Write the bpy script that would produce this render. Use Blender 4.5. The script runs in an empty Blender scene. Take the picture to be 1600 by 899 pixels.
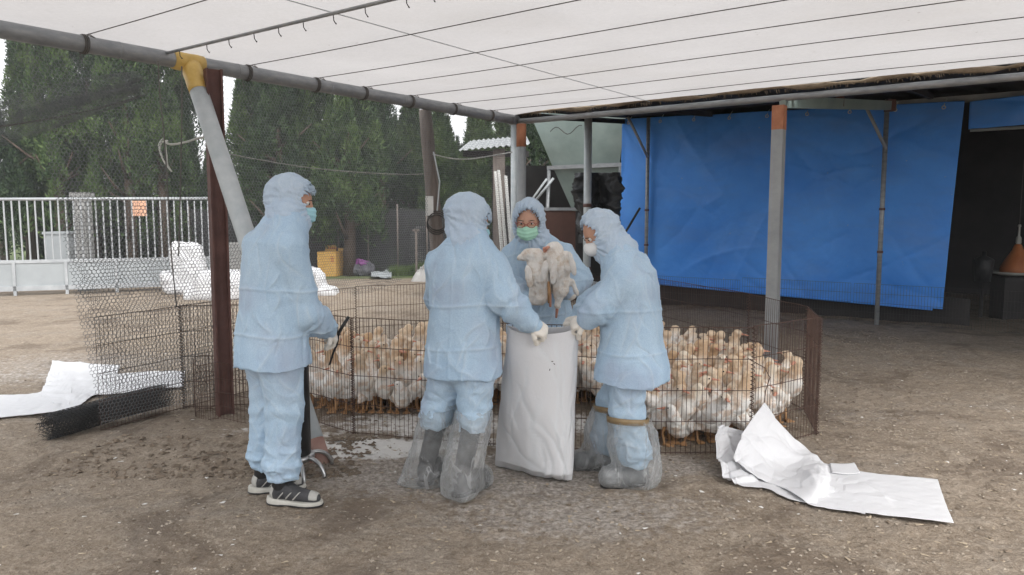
import bpy, math, random
import numpy as np
from mathutils import Vector, Matrix
R = math.radians
rng = np.random.default_rng(7)
random.seed(7)
S = bpy.context.scene
COL = S.collection
# ---------------------------------------------------------------- camera
TH = math.atan(114.5/1155.0)
CAMZ = 1.5
cam = bpy.data.cameras.new('camera'); co = bpy.data.objects.new('camera', cam); COL.objects.link(co)
co.location = (0, 0, CAMZ); co.rotation_euler = (math.pi/2-TH, 0, 0)
cam.sensor_width = 36; cam.lens = 36*1155/1600.0; cam.clip_start = 0.05; cam.clip_end = 5000
S.camera = co
# ---------------------------------------------------------------- world and sun (overcast)
SUN_EL, SUN_AZ = R(46), R(148)
w = bpy.data.worlds.new("World"); S.world = w; w.use_nodes = True
nt = w.node_tree; nt.nodes.clear()
sky = nt.nodes.new('ShaderNodeTexSky'); sky.sky_type = 'NISHITA'; sky.sun_disc = False
sky.sun_elevation = SUN_EL; sky.sun_rotation = SUN_AZ; sky.dust_density = 4.0; sky.air_density = 1.5
hs = nt.nodes.new('ShaderNodeHueSaturation'); hs.inputs['Saturation'].default_value = 0.07
gm = nt.nodes.new('ShaderNodeMixRGB'); gm.blend_type = 'MIX'; gm.inputs[0].default_value = 0.6
gm.inputs[2].default_value = (6.2, 6.3, 6.5, 1)
bg = nt.nodes.new('ShaderNodeBackground'); bg.inputs[1].default_value = 0.092
ow = nt.nodes.new('ShaderNodeOutputWorld')
nt.links.new(sky.outputs[0], hs.inputs['Color']); nt.links.new(hs.outputs[0], gm.inputs[1])
nt.links.new(gm.outputs[0], bg.inputs[0]); nt.links.new(bg.outputs[0], ow.inputs[0])
sl = bpy.data.lights.new('sun', 'SUN'); sl.energy = .75; sl.angle = R(35); sl.color = (1.0, 0.97, 0.93)
so = bpy.data.objects.new('sun', sl); COL.objects.link(so)
# sky sun_rotation is measured clockwise from +Y
sd = Vector((math.sin(SUN_AZ)*math.cos(SUN_EL), math.cos(SUN_AZ)*math.cos(SUN_EL), math.sin(SUN_EL)))
so.rotation_euler = sd.to_track_quat('Z', 'Y').to_euler()
S.view_settings.view_transform = 'Standard'; S.view_settings.look = 'None'
S.view_settings.gamma = 1.0; S.view_settings.use_curve_mapping = False
S.view_settings.exposure = 1.83
try:
    S.cycles.max_bounces = 7; S.cycles.diffuse_bounces = 4; S.cycles.glossy_bounces = 2
    S.cycles.transmission_bounces = 5; S.cycles.transparent_max_bounces = 16
    S.cycles.caustics_reflective = False; S.cycles.caustics_refractive = False
except Exception: pass

# ---------------------------------------------------------------- helpers
def ray(px, py):
    xc = (px-800)/1155.0; yc = -(py-449.5)/1155.0
    return Vector((xc, math.cos(TH)+yc*math.sin(TH), -math.sin(TH)+yc*math.cos(TH)))
def G(px, py, z=0.0):
    d = ray(px, py); t = (z-CAMZ)/d.z
    return Vector((d.x*t, d.y*t, z))
def D(px, py, Y):
    d = ray(px, py); t = Y/d.y
    return Vector((d.x*t, Y, CAMZ+d.z*t))

def tag(o, label=None, cat=None, group=None, kind=None):
    if label: o['label'] = label
    if cat: o['category'] = cat
    if group: o['group'] = group
    if kind: o['kind'] = kind
    return o
def empty(name, loc=(0, 0, 0), rz=0.0, label=None, cat=None, group=None, kind=None):
    o = bpy.data.objects.new(name, None); COL.objects.link(o)
    o.location = loc; o.rotation_euler = (0, 0, rz); o.empty_display_size = 0.1
    return tag(o, label, cat, group, kind)
def mesh(name, V, F, mat=None, parent=None, smooth=False, attr=None):
    V = np.asarray(V, dtype=np.float32).reshape(-1, 3)
    Fs = F if isinstance(F, list) and len(F) and isinstance(F[0], np.ndarray) and F[0].ndim == 2 else None
    if Fs is None:
        if isinstance(F, np.ndarray): Fs = [F]
        else:
            d = {}
            for f in F: d.setdefault(len(f), []).append(f)
            Fs = [np.array(v, dtype=np.int32) for v in d.values()]
    me = bpy.data.meshes.new(name)
    me.vertices.add(len(V)); me.vertices.foreach_set('co', V.ravel())
    nl = sum(f.size for f in Fs); npol = sum(len(f) for f in Fs)
    me.loops.add(nl); me.polygons.add(npol)
    me.loops.foreach_set('vertex_index', np.concatenate([f.ravel() for f in Fs]).astype(np.int32))
    starts = []; s = 0
    for f in Fs:
        starts.append(s+np.arange(len(f))*f.shape[1]); s += f.size
    me.polygons.foreach_set('loop_start', np.concatenate(starts).astype(np.int32))
    if attr:
        for k, a in attr.items():
            at = me.attributes.new(k, 'FLOAT', 'POINT'); at.data.foreach_set('value', np.asarray(a, dtype=np.float32))
    me.update(calc_edges=True)
    me.polygons.foreach_set('use_smooth', np.full(npol, bool(smooth)))
    if mat: me.materials.append(mat)
    o = bpy.data.objects.new(name, me); COL.objects.link(o)
    if parent: o.parent = parent
    return o
class MB:
    def __init__(s): s.v = []; s.f = []; s.n = 0
    def add(s, V, F):
        V = [tuple(x) for x in V]
        s.v += V; s.f += [tuple(i+s.n for i in f) for f in F]; s.n += len(V); return s
    def box(s, c, d, M=None):
        c = Vector(c); V = []
        for x in (-.5, .5):
            for y in (-.5, .5):
                for z in (-.5, .5):
                    p = Vector((x*d[0], y*d[1], z*d[2]))
                    V.append(c+(M @ p if M else p))
        return s.add(V, [(0, 1, 3, 2), (4, 6, 7, 5), (0, 4, 5, 1), (2, 3, 7, 6), (0, 2, 6, 4), (1, 5, 7, 3)])
    def tube(s, P, r, n=8, caps=True):
        P = [Vector(p) for p in P]; rs = r if isinstance(r, (list, tuple)) else [r]*len(P)
        V = []; F = []; up = None
        for i, p in enumerate(P):
            t = (P[min(i+1, len(P)-1)]-P[max(i-1, 0)])
            t = t.normalized() if t.length > 1e-9 else Vector((0, 0, 1))
            if up is None:
                up = Vector((0, 0, 1)) if abs(t.z) < .9 else Vector((1, 0, 0))
            a = (up-t*up.dot(t)).normalized(); b = t.cross(a); up = a
            for k in range(n):
                q = 2*math.pi*k/n
                V.append(p+(a*math.cos(q)+b*math.sin(q))*rs[i])
        for i in range(len(P)-1):
            for k in range(n):
                k2 = (k+1) % n
                F.append((i*n+k, i*n+k2, (i+1)*n+k2, (i+1)*n+k))
        if caps:
            F.append(tuple(range(n-1, -1, -1))); F.append(tuple((len(P)-1)*n+k for k in range(n)))
        return s.add(V, F)
    def lathe(s, prof, c=(0, 0, 0), n=20):
        V = []; F = []
        for (r, z) in prof:
            for k in range(n):
                q = 2*math.pi*k/n; V.append((c[0]+r*math.cos(q), c[1]+r*math.sin(q), c[2]+z))
        for i in range(len(prof)-1):
            for k in range(n):
                k2 = (k+1) % n; F.append((i*n+k, i*n+k2, (i+1)*n+k2, (i+1)*n+k))
        F.append(tuple(range(n-1, -1, -1))); F.append(tuple((len(prof)-1)*n+k for k in range(n)))
        return s.add(V, F)
    def build(s, name, mat, parent=None, smooth=False):
        return mesh(name, s.v, s.f, mat, parent, smooth)
# --- numpy value noise
def vn(P, seed=0):
    P = np.asarray(P, dtype=np.float64); I = np.floor(P).astype(np.int64); f = P-I; f = f*f*f*(f*(f*6-15)+10)
    def h(i, j, k):
        n = (i*374761393+j*668265263+k*2147483647+seed*974711) & 0xffffffff
        n = ((n ^ (n >> 13))*1274126177) & 0xffffffff
        n = ((n ^ (n >> 15))*2246822519) & 0xffffffff
        return ((n ^ (n >> 16)) & 0xffff)/32767.5-1
    r = 0
    for a in (0, 1):
        wa = f[..., 0] if a else 1-f[..., 0]
        for b in (0, 1):
            wb = f[..., 1] if b else 1-f[..., 1]
            for c in (0, 1):
                wc = f[..., 2] if c else 1-f[..., 2]
                r = r+wa*wb*wc*h(I[..., 0]+a, I[..., 1]+b, I[..., 2]+c)
    return r
def fbm(P, seed=0, o=3):
    r = 0; a = 1; t = 0
    for i in range(o):
        r = r+a*vn(np.asarray(P)*(2.03**i)+i*17.3, seed+i); t += a; a *= .5
    return r/t
def crz(P, seed=0, k=5): return (1-np.abs(vn(P, seed)))**k-.25
def ridge(P, seed=0): return 1-2*np.abs(vn(P, seed))**.8
# --- signed distance modelling + surface nets
def smin(a, b, k=.05):
    h = np.clip(.5+.5*(b-a)/k, 0, 1); return b+(a-b)*h-k*h*(1-h)
def capf(p, a, b, ra, rb):
    a = np.array(a, dtype=np.float32); b = np.array(b, dtype=np.float32); ba = b-a
    pa = p-a; t = np.clip(pa @ ba/max(float(ba @ ba), 1e-9), 0, 1)
    return np.sqrt(((pa-t[:, None]*ba)**2).sum(1))-(ra+(rb-ra)*t)
def ell(p, c, r, M=None):
    q = p-np.array(c, dtype=np.float32)
    if M is not None: q = q @ np.array(M, dtype=np.float32)
    r = np.array(r, dtype=np.float32)
    k0 = np.sqrt(((q/r)**2).sum(1)); k1 = np.sqrt(((q/(r*r))**2).sum(1))
    return k0*(k0-1)/np.maximum(k1, 1e-6)
def boxf(p, c, r, rd=0.0, M=None):
    q = p-np.array(c, dtype=np.float32)
    if M is not None: q = q @ np.array(M, dtype=np.float32)
    q = np.abs(q)-np.array(r, dtype=np.float32)+rd
    return np.sqrt((np.maximum(q, 0)**2).sum(1))+np.minimum(q.max(1), 0)-rd
def loft(p, tab):
    T = np.array(tab, dtype=np.float32); z = p[:, 2]
    cx, cy, rx, ry = [np.interp(z, T[:, 0], T[:, i]) for i in (1, 2, 3, 4)]
    k = ((np.abs(p[:, 0]-cx)/rx)**2.3+(np.abs(p[:, 1]-cy)/ry)**2.3)**(1/2.3)
    d = (k-1)*np.minimum(rx, ry)
    return np.maximum(d, np.maximum(z-T[-1, 0], T[0, 0]-z))
CE = [(0, 1), (2, 3), (4, 5), (6, 7), (0, 2), (1, 3), (4, 6), (5, 7), (0, 4), (1, 5), (2, 6), (3, 7)]
def nets(fn, lo, hi, h):
    lo = np.array(lo, dtype=np.float32); hi = np.array(hi, dtype=np.float32)
    n = np.ceil((hi-lo)/h).astype(int)+1
    ax = [lo[i]+h*np.arange(n[i], dtype=np.float32) for i in range(3)]
    # coarse pass, then fine evaluation only near the surface
    c = 4; nc = (n+c-1)//c+1
    axc = [lo[i]+h*c*np.arange(nc[i], dtype=np.float32) for i in range(3)]
    gc = np.stack(np.meshgrid(*axc, indexing='ij'), -1).reshape(-1, 3)
    Fc = fn(gc).reshape(nc)
    F = np.repeat(np.repeat(np.repeat(Fc, c, 0), c, 1), c, 2)[:n[0]+2, :n[1]+2, :n[2]+2]
    F = np.roll(F, (0, 0, 0), (0, 1, 2))[:n[0], :n[1], :n[2]].copy()
    near = np.abs(F) < h*c*3.2
    ii = np.argwhere(near)
    P = lo+ii.astype(np.float32)*h
    F[near] = fn(P)
    s = F < 0
    def cs(A, a, b, d): return A[a:A.shape[0]-1+a, b:A.shape[1]-1+b, d:A.shape[2]-1+d]
    cnt = sum(cs(s, a, b, d).astype(np.int8) for a in (0, 1) for b in (0, 1) for d in (0, 1))
    act = (cnt > 0) & (cnt < 8); I = np.argwhere(act)
    idx = -np.ones(act.shape, dtype=np.int64); idx[act] = np.arange(len(I))
    C8 = [(a, b, d) for a in (0, 1) for b in (0, 1) for d in (0, 1)]
    vals = np.stack([F[I[:, 0]+a, I[:, 1]+b, I[:, 2]+d] for a, b, d in C8], 1)
    off = np.array(C8, dtype=np.float32)
    acc = np.zeros((len(I), 3), dtype=np.float32); m = np.zeros(len(I), dtype=np.float32)
    for a, b in CE:
        va, vb = vals[:, a], vals[:, b]; x = (va < 0) != (vb < 0)
        t = np.where(x, va/np.where(x, va-vb, 1), 0)
        acc += x[:, None]*(off[a]+t[:, None]*(off[b]-off[a])); m += x
    V = lo+(I+acc/np.maximum(m, 1)[:, None])*h
    Q = []
    for axn in range(3):
        o1, o2 = [(1, 2), (2, 0), (0, 1)][axn]
        sl0 = [slice(None)]*3; sl1 = [slice(None)]*3
        sl0[axn] = slice(0, -1); sl1[axn] = slice(1, None)
        A = s[tuple(sl0)]; B = s[tuple(sl1)]
        E = np.argwhere(A != B)
        E = E[(E[:, o1] > 0) & (E[:, o2] > 0) & (E[:, o1] < s.shape[o1]-1) & (E[:, o2] < s.shape[o2]-1)]
        def cell(d1, d2):
            e = E.copy(); e[:, o1] -= d1; e[:, o2] -= d2; return idx[e[:, 0], e[:, 1], e[:, 2]]
        q = np.stack([cell(1, 1), cell(0, 1), cell(0, 0), cell(1, 0)], 1)
        ins = A[E[:, 0], E[:, 1], E[:, 2]]
        q[~ins] = q[~ins][:, ::-1]
        q = q[(q >= 0).all(1)]
        Q.append(q)
    return V, np.concatenate(Q)
def normals(V, Q):
    a = V[Q[:, 2]]-V[Q[:, 0]]; b = V[Q[:, 3]]-V[Q[:, 1]] if Q.shape[1] == 4 else V[Q[:, 1]]-V[Q[:, 0]]
    n = np.cross(a, b)
    if Q.shape[1] == 3: n = -n
    N = np.zeros_like(V)
    for k in range(Q.shape[1]):
        for c in range(3): N[:, c] += np.bincount(Q[:, k], weights=n[:, c], minlength=len(V))
    return N/np.maximum(np.linalg.norm(N, axis=1), 1e-9)[:, None]
def relax(V, Q, it=2):
    for _ in range(it):
        A = np.zeros_like(V); c = np.zeros(len(V))
        for k in range(4):
            for o in (1, 3):
                j = Q[:, (k+o) % 4]
                for d in range(3): A[:, d] += np.bincount(Q[:, k], weights=V[j, d], minlength=len(V))
                c += np.bincount(Q[:, k], minlength=len(V))
        V = V*.45+.55*A/np.maximum(c, 1)[:, None]
    return V
def sdf_mesh(name, fn, lo, hi, h, mat, parent=None, disp=None, rel=1, attr=None):
    V, Q = nets(fn, lo, hi, h)
    V = relax(V, Q, rel)
    at = None
    if disp is not None:
        N = normals(V, Q)
        if disp.__code__.co_argcount == 2: r_, at = disp(V, N); at = {'crease': at}
        else: r_ = disp(V)
        V = V+N*r_[:, None]
    return mesh(name, V, Q, mat, parent, True, at)
def folds(V, N, n, seed, lmin, lmax, tilt=.5, amp=(.003, .008), wd=(.004, .012), dirs=None):
    r = np.random.default_rng(seed); out = np.zeros(len(V)); cr = np.zeros(len(V))
    for q in range(n):
        k = r.integers(len(V)); c = V[k]; nn = N[k]
        t = np.array([r.normal(0, tilt), r.normal(0, tilt), 1.0]) if dirs is None else np.array(dirs[q % len(dirs)])+r.normal(0, .18, 3)
        t = t-nn*(t @ nn); ln = np.linalg.norm(t)
        if ln < .1: continue
        t /= ln; m = np.cross(nn, t); d = V-c; L = r.uniform(lmin, lmax)
        u = d @ t; sel = (np.abs(u) < L) & (np.abs(d @ nn) < .07); sel &= (N @ nn) > .25
        i = np.where(sel)[0]
        if len(i) == 0: continue
        w = d[i] @ m + .25*r.normal()*u[i]**2/L+.006*np.sin(u[i]*r.uniform(20, 45)+r.uniform(0, 6)); uu_ = u[i]/L
        s = r.uniform(*wd); a = r.uniform(*amp)*(1 if r.random() < .7 else -1)
        e = np.clip(1-uu_**2, 0, 1); prof = np.exp(-np.abs(w)/s)
        side = np.where(w > 0, np.exp(-w/(s*5)), np.exp(w/(s*1.5)))     # steep on one side, soft on the other
        out[i] += a*e*(.6*prof+.5*side); cr[i] = np.maximum(cr[i], e*np.exp(-np.abs(w)/.0045)*r.uniform(.4, 1))
    return out, cr
# --- cloth sheet from a control grid (Catmull-Rom), given thickness
def crom(P, n):
    P = np.asarray(P, dtype=float); m = len(P)
    t = np.linspace(0, m-1, n); i = np.clip(np.floor(t).astype(int), 0, m-2); f = (t-i)
    g = lambda k: P[np.clip(i+k, 0, m-1)]
    f = f.reshape(-1, *([1]*(P.ndim-1)))
    return .5*(2*g(0)+(g(1)-g(-1))*f+(2*g(-1)-5*g(0)+4*g(1)-g(2))*f*f+(-g(-1)+3*g(0)-3*g(1)+g(2))*f**3)
def lin(P, n):
    P = np.asarray(P, dtype=float); m = len(P)
    t = np.linspace(0, m-1, n); i = np.clip(np.floor(t).astype(int), 0, m-2); f = (t-i).reshape(-1, *([1]*(P.ndim-1)))
    return P[i]*(1-f)+P[i+1]*f
def sheet(name, ctrl, nu, nv, mat, parent=None, thick=.003, wr=.006, ws=9, seed=3, interp=crom, zmin=None, th_dir=None):
    A = interp(np.array([[tuple(p) for p in row] for row in ctrl]), nu)
    A = np.swapaxes(interp(np.swapaxes(A, 0, 1), nv), 0, 1)
    V = A.reshape(-1, 3)
    i, j = np.meshgrid(np.arange(nu-1), np.arange(nv-1), indexing='ij')
    a = (i*nv+j).ravel(); Q = np.stack([a, a+nv, a+nv+1, a+1], 1)
    N = normals(V, Q)
    ext = float(np.linalg.norm(V.max(0)-V.min(0))); sc_ = ext/1.2
    fo, _c = folds(V, N, 60, seed, .06*sc_, .3*sc_, 1.5, (wr*.5, wr*1.4), (.006*sc_, .02*sc_))
    V = V+N*(fo+wr*(.3*crz(V*ws*.7, seed, 4)+vn(V*ws*.4, seed+9)))[:, None]
    if zmin is not None: V[:, 2] = np.maximum(V[:, 2], zmin+.002*(1+vn(V*30, 1)))
    N = normals(V, Q)
    n = len(V); W = V-N*thick
    if zmin is not None:
        V = V.copy(); W[:, 2] = np.maximum(W[:, 2], zmin-.001)
    V2 = np.concatenate([V, W]); F = [Q, Q[:, ::-1]+n]
    ed = [np.arange(nv), (nu-1)*nv+np.arange(nv)[::-1], (np.arange(nu)*nv)[::-1], np.arange(nu)*nv+nv-1]
    for e in ed:
        F.append(np.stack([e[:-1], e[1:], e[1:]+n, e[:-1]+n], 1))
    return mesh(name, V2, np.concatenate(F), mat, parent, True)

# ---------------------------------------------------------------- materials
def newmat(name):
    m = bpy.data.materials.new(name); m.use_nodes = True; m.node_tree.nodes.clear(); return m, m.node_tree
class NB:
    def __init__(s, name):
        s.m, s.t = newmat(name); s.out = s.n('ShaderNodeOutputMaterial'); s.tc = s.n('ShaderNodeTexCoord')
    def n(s, k, **kw):
        x = s.t.nodes.new(k)
        for a, b in kw.items(): setattr(x, a, b)
        return x
    def l(s, a, b): s.t.links.new(a, b)
    def noise(s, scale, det=4, rough=.55, co='Object', sc3=None, dist=0):
        x = s.n('ShaderNodeTexNoise'); x.inputs['Scale'].default_value = scale
        x.inputs['Detail'].default_value = det; x.inputs['Roughness'].default_value = rough
        x.inputs['Distortion'].default_value = dist
        if sc3:
            mp = s.n('ShaderNodeMapping'); mp.inputs['Scale'].default_value = sc3
            s.l(s.tc.outputs[co], mp.inputs[0]); s.l(mp.outputs[0], x.inputs['Vector'])
        else: s.l(s.tc.outputs[co], x.inputs['Vector'])
        return x.outputs['Fac']
    def ramp(s, fac, stops):
        x = s.n('ShaderNodeValToRGB'); e = x.color_ramp.elements
        while len(e) < len(stops): e.new(.5)
        for i, (p, c) in enumerate(stops):
            e[i].position = p; e[i].color = (*c, 1) if len(c) == 3 else c
        s.l(fac, x.inputs[0]); return x.outputs[0]
    def mix(s, fac, a, b, mode='MIX'):
        x = s.n('ShaderNodeMixRGB'); x.blend_type = mode
        for i, v in enumerate((fac, a, b)):
            if hasattr(v, 'links') or hasattr(v, 'is_linked'): s.l(v, x.inputs[i])
            else: x.inputs[i].default_value = v if i == 0 else (*v, 1)
        return x.outputs[0]
    def bump(s, h, st=.5, d=.01, prev=None):
        x = s.n('ShaderNodeBump'); x.inputs['Strength'].default_value = st; x.inputs['Distance'].default_value = d
        s.l(h, x.inputs['Height'])
        if prev is not None: s.l(prev, x.inputs['Normal'])
        return x.outputs[0]
    def math(s, op, a, b=0.0):
        x = s.n('ShaderNodeMath'); x.operation = op
        for i, v in enumerate((a, b)):
            if hasattr(v, 'is_linked'): s.l(v, x.inputs[i])
            else: x.inputs[i].default_value = v
        return x.outputs[0]
    def pr(s, col, rough=.6, metal=0, nrm=None, spec=.5, **kw):
        p = s.n('ShaderNodeBsdfPrincipled')
        if hasattr(col, 'is_linked'): s.l(col, p.inputs['Base Color'])
        else: p.inputs['Base Color'].default_value = (*col, 1)
        if hasattr(rough, 'is_linked'): s.l(rough, p.inputs['Roughness'])
        else: p.inputs['Roughness'].default_value = rough
        p.inputs['Metallic'].default_value = metal; p.inputs['Specular IOR Level'].default_value = spec
        for k, v in kw.items(): p.inputs[k].default_value = v
        if nrm is not None: s.l(nrm, p.inputs['Normal'])
        return p
    def done(s, sh): s.l(sh.outputs[0], s.out.inputs[0]); return s.m
def simple(name, c1, c2, scale=6, rough=.6, metal=0, bs=60, bst=.3, bd=.003, sc3=None, spec=.4, rnd=0, **kw):
    b = NB(name); f = b.noise(scale, 5, .6, sc3=sc3)
    col = b.ramp(f, [(.3, c1), (.7, c2)])
    if rnd:
        oi = b.n('ShaderNodeObjectInfo'); v = b.n('ShaderNodeHueSaturation')
        mr = b.n('ShaderNodeMapRange'); mr.inputs[3].default_value = 1-rnd; mr.inputs[4].default_value = 1+rnd
        b.l(oi.outputs['Random'], mr.inputs[0]); b.l(mr.outputs[0], v.inputs['Value']); b.l(col, v.inputs['Color']); col = v.outputs[0]
    n = b.bump(b.noise(bs, 4, .6), bst, bd)
    return b.done(b.pr(col, rough, metal, n, spec, **kw))
def cloth_mat(name, c1, c2, trans=.25, rough=.75, crease=.8, show=0.0):
    b = NB(name)
    blotch = b.mix(.5, b.noise(4, 5, .65, dist=.6), b.noise(11, 5, .65, sc3=(1, 1, .3)))
    fine = b.noise(160, 3, .7)
    col = b.mix(.5, b.ramp(blotch, [(.3, c1), (.7, c2)]), b.ramp(fine, [(.3, c1), (.7, c2)]))
    v = b.n('ShaderNodeTexVoronoi'); v.feature = 'DISTANCE_TO_EDGE'; v.inputs['Scale'].default_value = 7
    mp = b.n('ShaderNodeMapping'); mp.inputs['Scale'].default_value = (1.2, 1.2, .75)
    nn = b.n('ShaderNodeTexNoise'); nn.inputs['Scale'].default_value = 6
    ad = b.n('ShaderNodeMixRGB'); ad.blend_type = 'LINEAR_LIGHT'; ad.inputs[0].default_value = .12
    b.l(b.tc.outputs['Object'], mp.inputs[0]); b.l(mp.outputs[0], ad.inputs[1]); b.l(nn.outputs['Color'], ad.inputs[2])
    b.l(ad.outputs[0], v.inputs['Vector'])
    cr = b.ramp(v.outputs['Distance'], [(0, (1, 1, 1)), (.07, (0, 0, 0))])
    n1 = b.bump(cr, crease*.1, .005)
    n1 = b.bump(b.noise(7, 6, .62, dist=1.6), crease*.28, .010, n1)
    n1 = b.bump(fine, .25, .001, n1)
    # grey-violet blotches where the clothes beneath press against the thin cloth
    under = b.ramp(b.noise(3.2, 3, .5), [(.5, (0, 0, 0)), (.72, (1, 1, 1))])
    col = b.mix(b.math('MULTIPLY', under, show), col, (.40, .43, .55))
    # creases in the paper-like cloth are whiter where the fibres broke
    a_ = b.n('ShaderNodeAttribute'); a_.attribute_name = 'crease'
    col = b.mix(b.math('MULTIPLY', a_.outputs['Fac'], .34), col, (.82, .88, .91))
    p = b.pr(col, rough, 0, n1, .25)
    tr = b.n('ShaderNodeBsdfTranslucent'); b.l(col, tr.inputs[0]); b.l(n1, tr.inputs['Normal'])
    mx = b.n('ShaderNodeMixShader'); mx.inputs[0].default_value = trans
    b.l(p.outputs[0], mx.inputs[1]); b.l(tr.outputs[0], mx.inputs[2])
    return b.done(mx)
M = {}
M['ppe'] = cloth_mat('blue_nonwoven', (.34, .51, .69), (.64, .79, .92), crease=1.3, show=.55)
M['hood'] = cloth_mat('blue_nonwoven_hood', (.47, .60, .74), (.67, .77, .88), .3, show=.25)
M['mask_blue'] = cloth_mat('mask_blue', (.33, .6, .68), (.42, .68, .76), .1, crease=.3)
M['mask_green'] = cloth_mat('mask_green', (.38, .68, .52), (.46, .76, .6), .1, crease=.3)
M['mask_white'] = cloth_mat('mask_white', (.74, .76, .76), (.8, .8, .8), .1, crease=.3)
M['sack'] = cloth_mat('woven_white_plastic', (.74, .74, .755), (.81, .81, .825), .28, .5, .7)
M['glove'] = simple('latex_glove', (.66, .62, .55), (.74, .7, .64), 20, .5, bs=60, bst=.4)
M['skin'] = simple('skin', (.46, .25, .17), (.52, .3, .21), 20, .5, bs=200, bst=.1, **{'Subsurface Weight': .1})
M['eye_white'] = simple('eye_white', (.6, .58, .55), (.65, .62, .6), 20, .2)
M['eye_dark'] = simple('eye_dark', (.02, .012, .01), (.03, .02, .015), 20, .15)
M['hair'] = simple('hair', (.012, .01, .009), (.03, .025, .02), 40, .5)
M['glasses'] = simple('red_glasses_frame', (.25, .05, .04), (.32, .07, .05), 30, .3)
M['boot'] = simple('black_rubber', (.008, .008, .009), (.016, .016, .018), 12, .6, bs=40, spec=.2)
M['boot_grey'] = simple('grey_rubber', (.09, .095, .1), (.15, .155, .16), 12, .5, bs=40)
M['shoe_dark'] = simple('shoe_dark', (.03, .03, .033), (.06, .06, .063), 30, .7)
M['shoe_grey'] = simple('shoe_grey', (.33, .32, .30), (.42, .41, .38), 30, .7)
M['shoe_sole'] = simple('shoe_sole', (.4, .39, .35), (.55, .53, .48), 15, .6)
M['tape_brown'] = simple('tape_brown', (.2, .14, .07), (.27, .19, .1), 12, .35)
M['galv'] = simple('galvanised_pipe', (.22, .235, .25), (.34, .35, .36), 9, .45, .35, bs=30, bst=.2, sc3=(1, 1, 3))
M['galv_lt'] = simple('painted_pipe', (.38, .42, .44), (.5, .53, .54), 9, .5, .1)
M['rust'] = simple('rusty_paint', (.085, .04, .034), (.14, .07, .058), 8, .7, bs=50)
M['rust_orange'] = simple('rust_orange', (.33, .13, .07), (.45, .2, .11), 12, .75)
M['yellow_tape'] = simple('yellow_tape', (.55, .36, .09), (.68, .48, .16), 14, .4)
M['wire_rust'] = simple('rusty_wire', (.05, .03, .024), (.1, .055, .04), 15, .75)
M['wire_dark'] = simple('dark_wire', (.03, .03, .03), (.06, .055, .05), 15, .6)
M['net'] = simple('black_net_plastic', (.02, .021, .022), (.04, .04, .042), 15, .5)
M['net_grey'] = simple('grey_net_plastic', (.11, .115, .12), (.17, .175, .18), 15, .6)
M['rust_pale'] = simple('dusty_red_paint', (.27, .15, .125), (.36, .24, .2), 9, .8)
M['wood_pole'] = simple('weathered_pole', (.12, .10, .09), (.2, .17, .15), 5, .85, bs=25, sc3=(6, 6, 1))
M['concrete'] = simple('concrete', (.2, .2, .195), (.3, .3, .29), 7, .85, bs=40)
M['gate_metal'] = simple('gate_paint', (.30, .315, .33), (.40, .415, .425), 6, .45, .1)
M['gate_sheet'] = simple('gate_sheet_metal', (.27, .29, .30), (.32, .34, .35), 3, .8, .0, bst=.1)
M['orange_paper'] = simple('orange_notice', (.55, .3, .2), (.62, .38, .26), 10, .8)
M['card_yellow'] = simple('yellow_cardboard', (.42, .24, .06), (.52, .32, .1), 8, .85)
M['card_print'] = simple('red_print', (.3, .07, .04), (.33, .09, .05), 8, .85)
M['purple'] = simple('purple_plastic', (.12, .03, .13), (.2, .06, .2), 10, .5)
M['dark_cloth'] = simple('dark_grey_cloth', (.05, .05, .06), (.1, .1, .11), 10, .8)
M['silo'] = simple('pale_green_paint', (.20, .26, .24), (.28, .34, .32), 3, .5, .0, bs=20)
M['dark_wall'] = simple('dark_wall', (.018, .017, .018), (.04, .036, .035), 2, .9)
M['brown_door'] = simple('brown_door', (.065, .03, .022), (.1, .048, .035), 4, .7)
M['dark_sheet'] = simple('black_plastic_sheet', (.012, .013, .015), (.03, .032, .034), 4, .45, bs=14, bst=.8, bd=.02)
M['rope'] = simple('pale_rope', (.5, .5, .47), (.62, .62, .58), 40, .8)
M['string'] = simple('dark_string', (.09, .085, .08), (.14, .13, .12), 40, .8)
M['plank'] = simple('white_slat', (.55, .55, .53), (.66, .66, .64), 10, .6)
M['rubber_black'] = simple('black_cylinder_paint', (.012, .012, .013), (.022, .022, .023), 6, .35)
M['chrome'] = simple('worn_steel', (.4, .4, .4), (.5, .5, .5), 10, .35, .9)
M['duck_leg'] = simple('duck_leg_orange', (.34, .18, .08), (.46, .27, .13), 20, .6)
M['duck_bill'] = simple('duck_bill_pink', (.5, .2, .14), (.62, .32, .22), 20, .5)
M['feeder'] = simple('orange_plastic', (.34, .1, .03), (.45, .16, .05), 5, .5)
M['pale_plastic'] = simple('pale_plastic', (.3, .3, .28), (.4, .4, .37), 5, .5)
M['bark'] = simple('bark', (.05, .035, .025), (.09, .065, .05), 8, .9, bs=20, sc3=(4, 4, 1))
M['trim_dirty'] = simple('dirty_hem', (.16, .12, .08), (.3, .24, .17), 9, .9, bs=30)
M['gutter'] = simple('grey_steel', (.25, .265, .275), (.36, .375, .38), 5, .5, .2)
M['grass_blade'] = simple('grass', (.05, .09, .025), (.12, .17, .05), 3, .7)
M['shrub'] = simple('shrub_leaf', (.03, .07, .022), (.07, .12, .035), 3, .6)
M['rock'] = simple('pale_rock', (.3, .29, .28), (.45, .44, .42), 4, .9, bs=12)
M['pebble'] = simple('pebbles', (.17, .135, .10), (.38, .33, .27), 2.5, .9)
M['clod'] = simple('soil_clods', (.11, .085, .062), (.2, .155, .115), 3, .95)
M['straw'] = simple('straw_litter', (.3, .24, .17), (.42, .35, .26), 5, .9)
M['feather_litter'] = simple('white_feathers', (.55, .53, .5), (.65, .63, .6), 5, .9)
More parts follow.
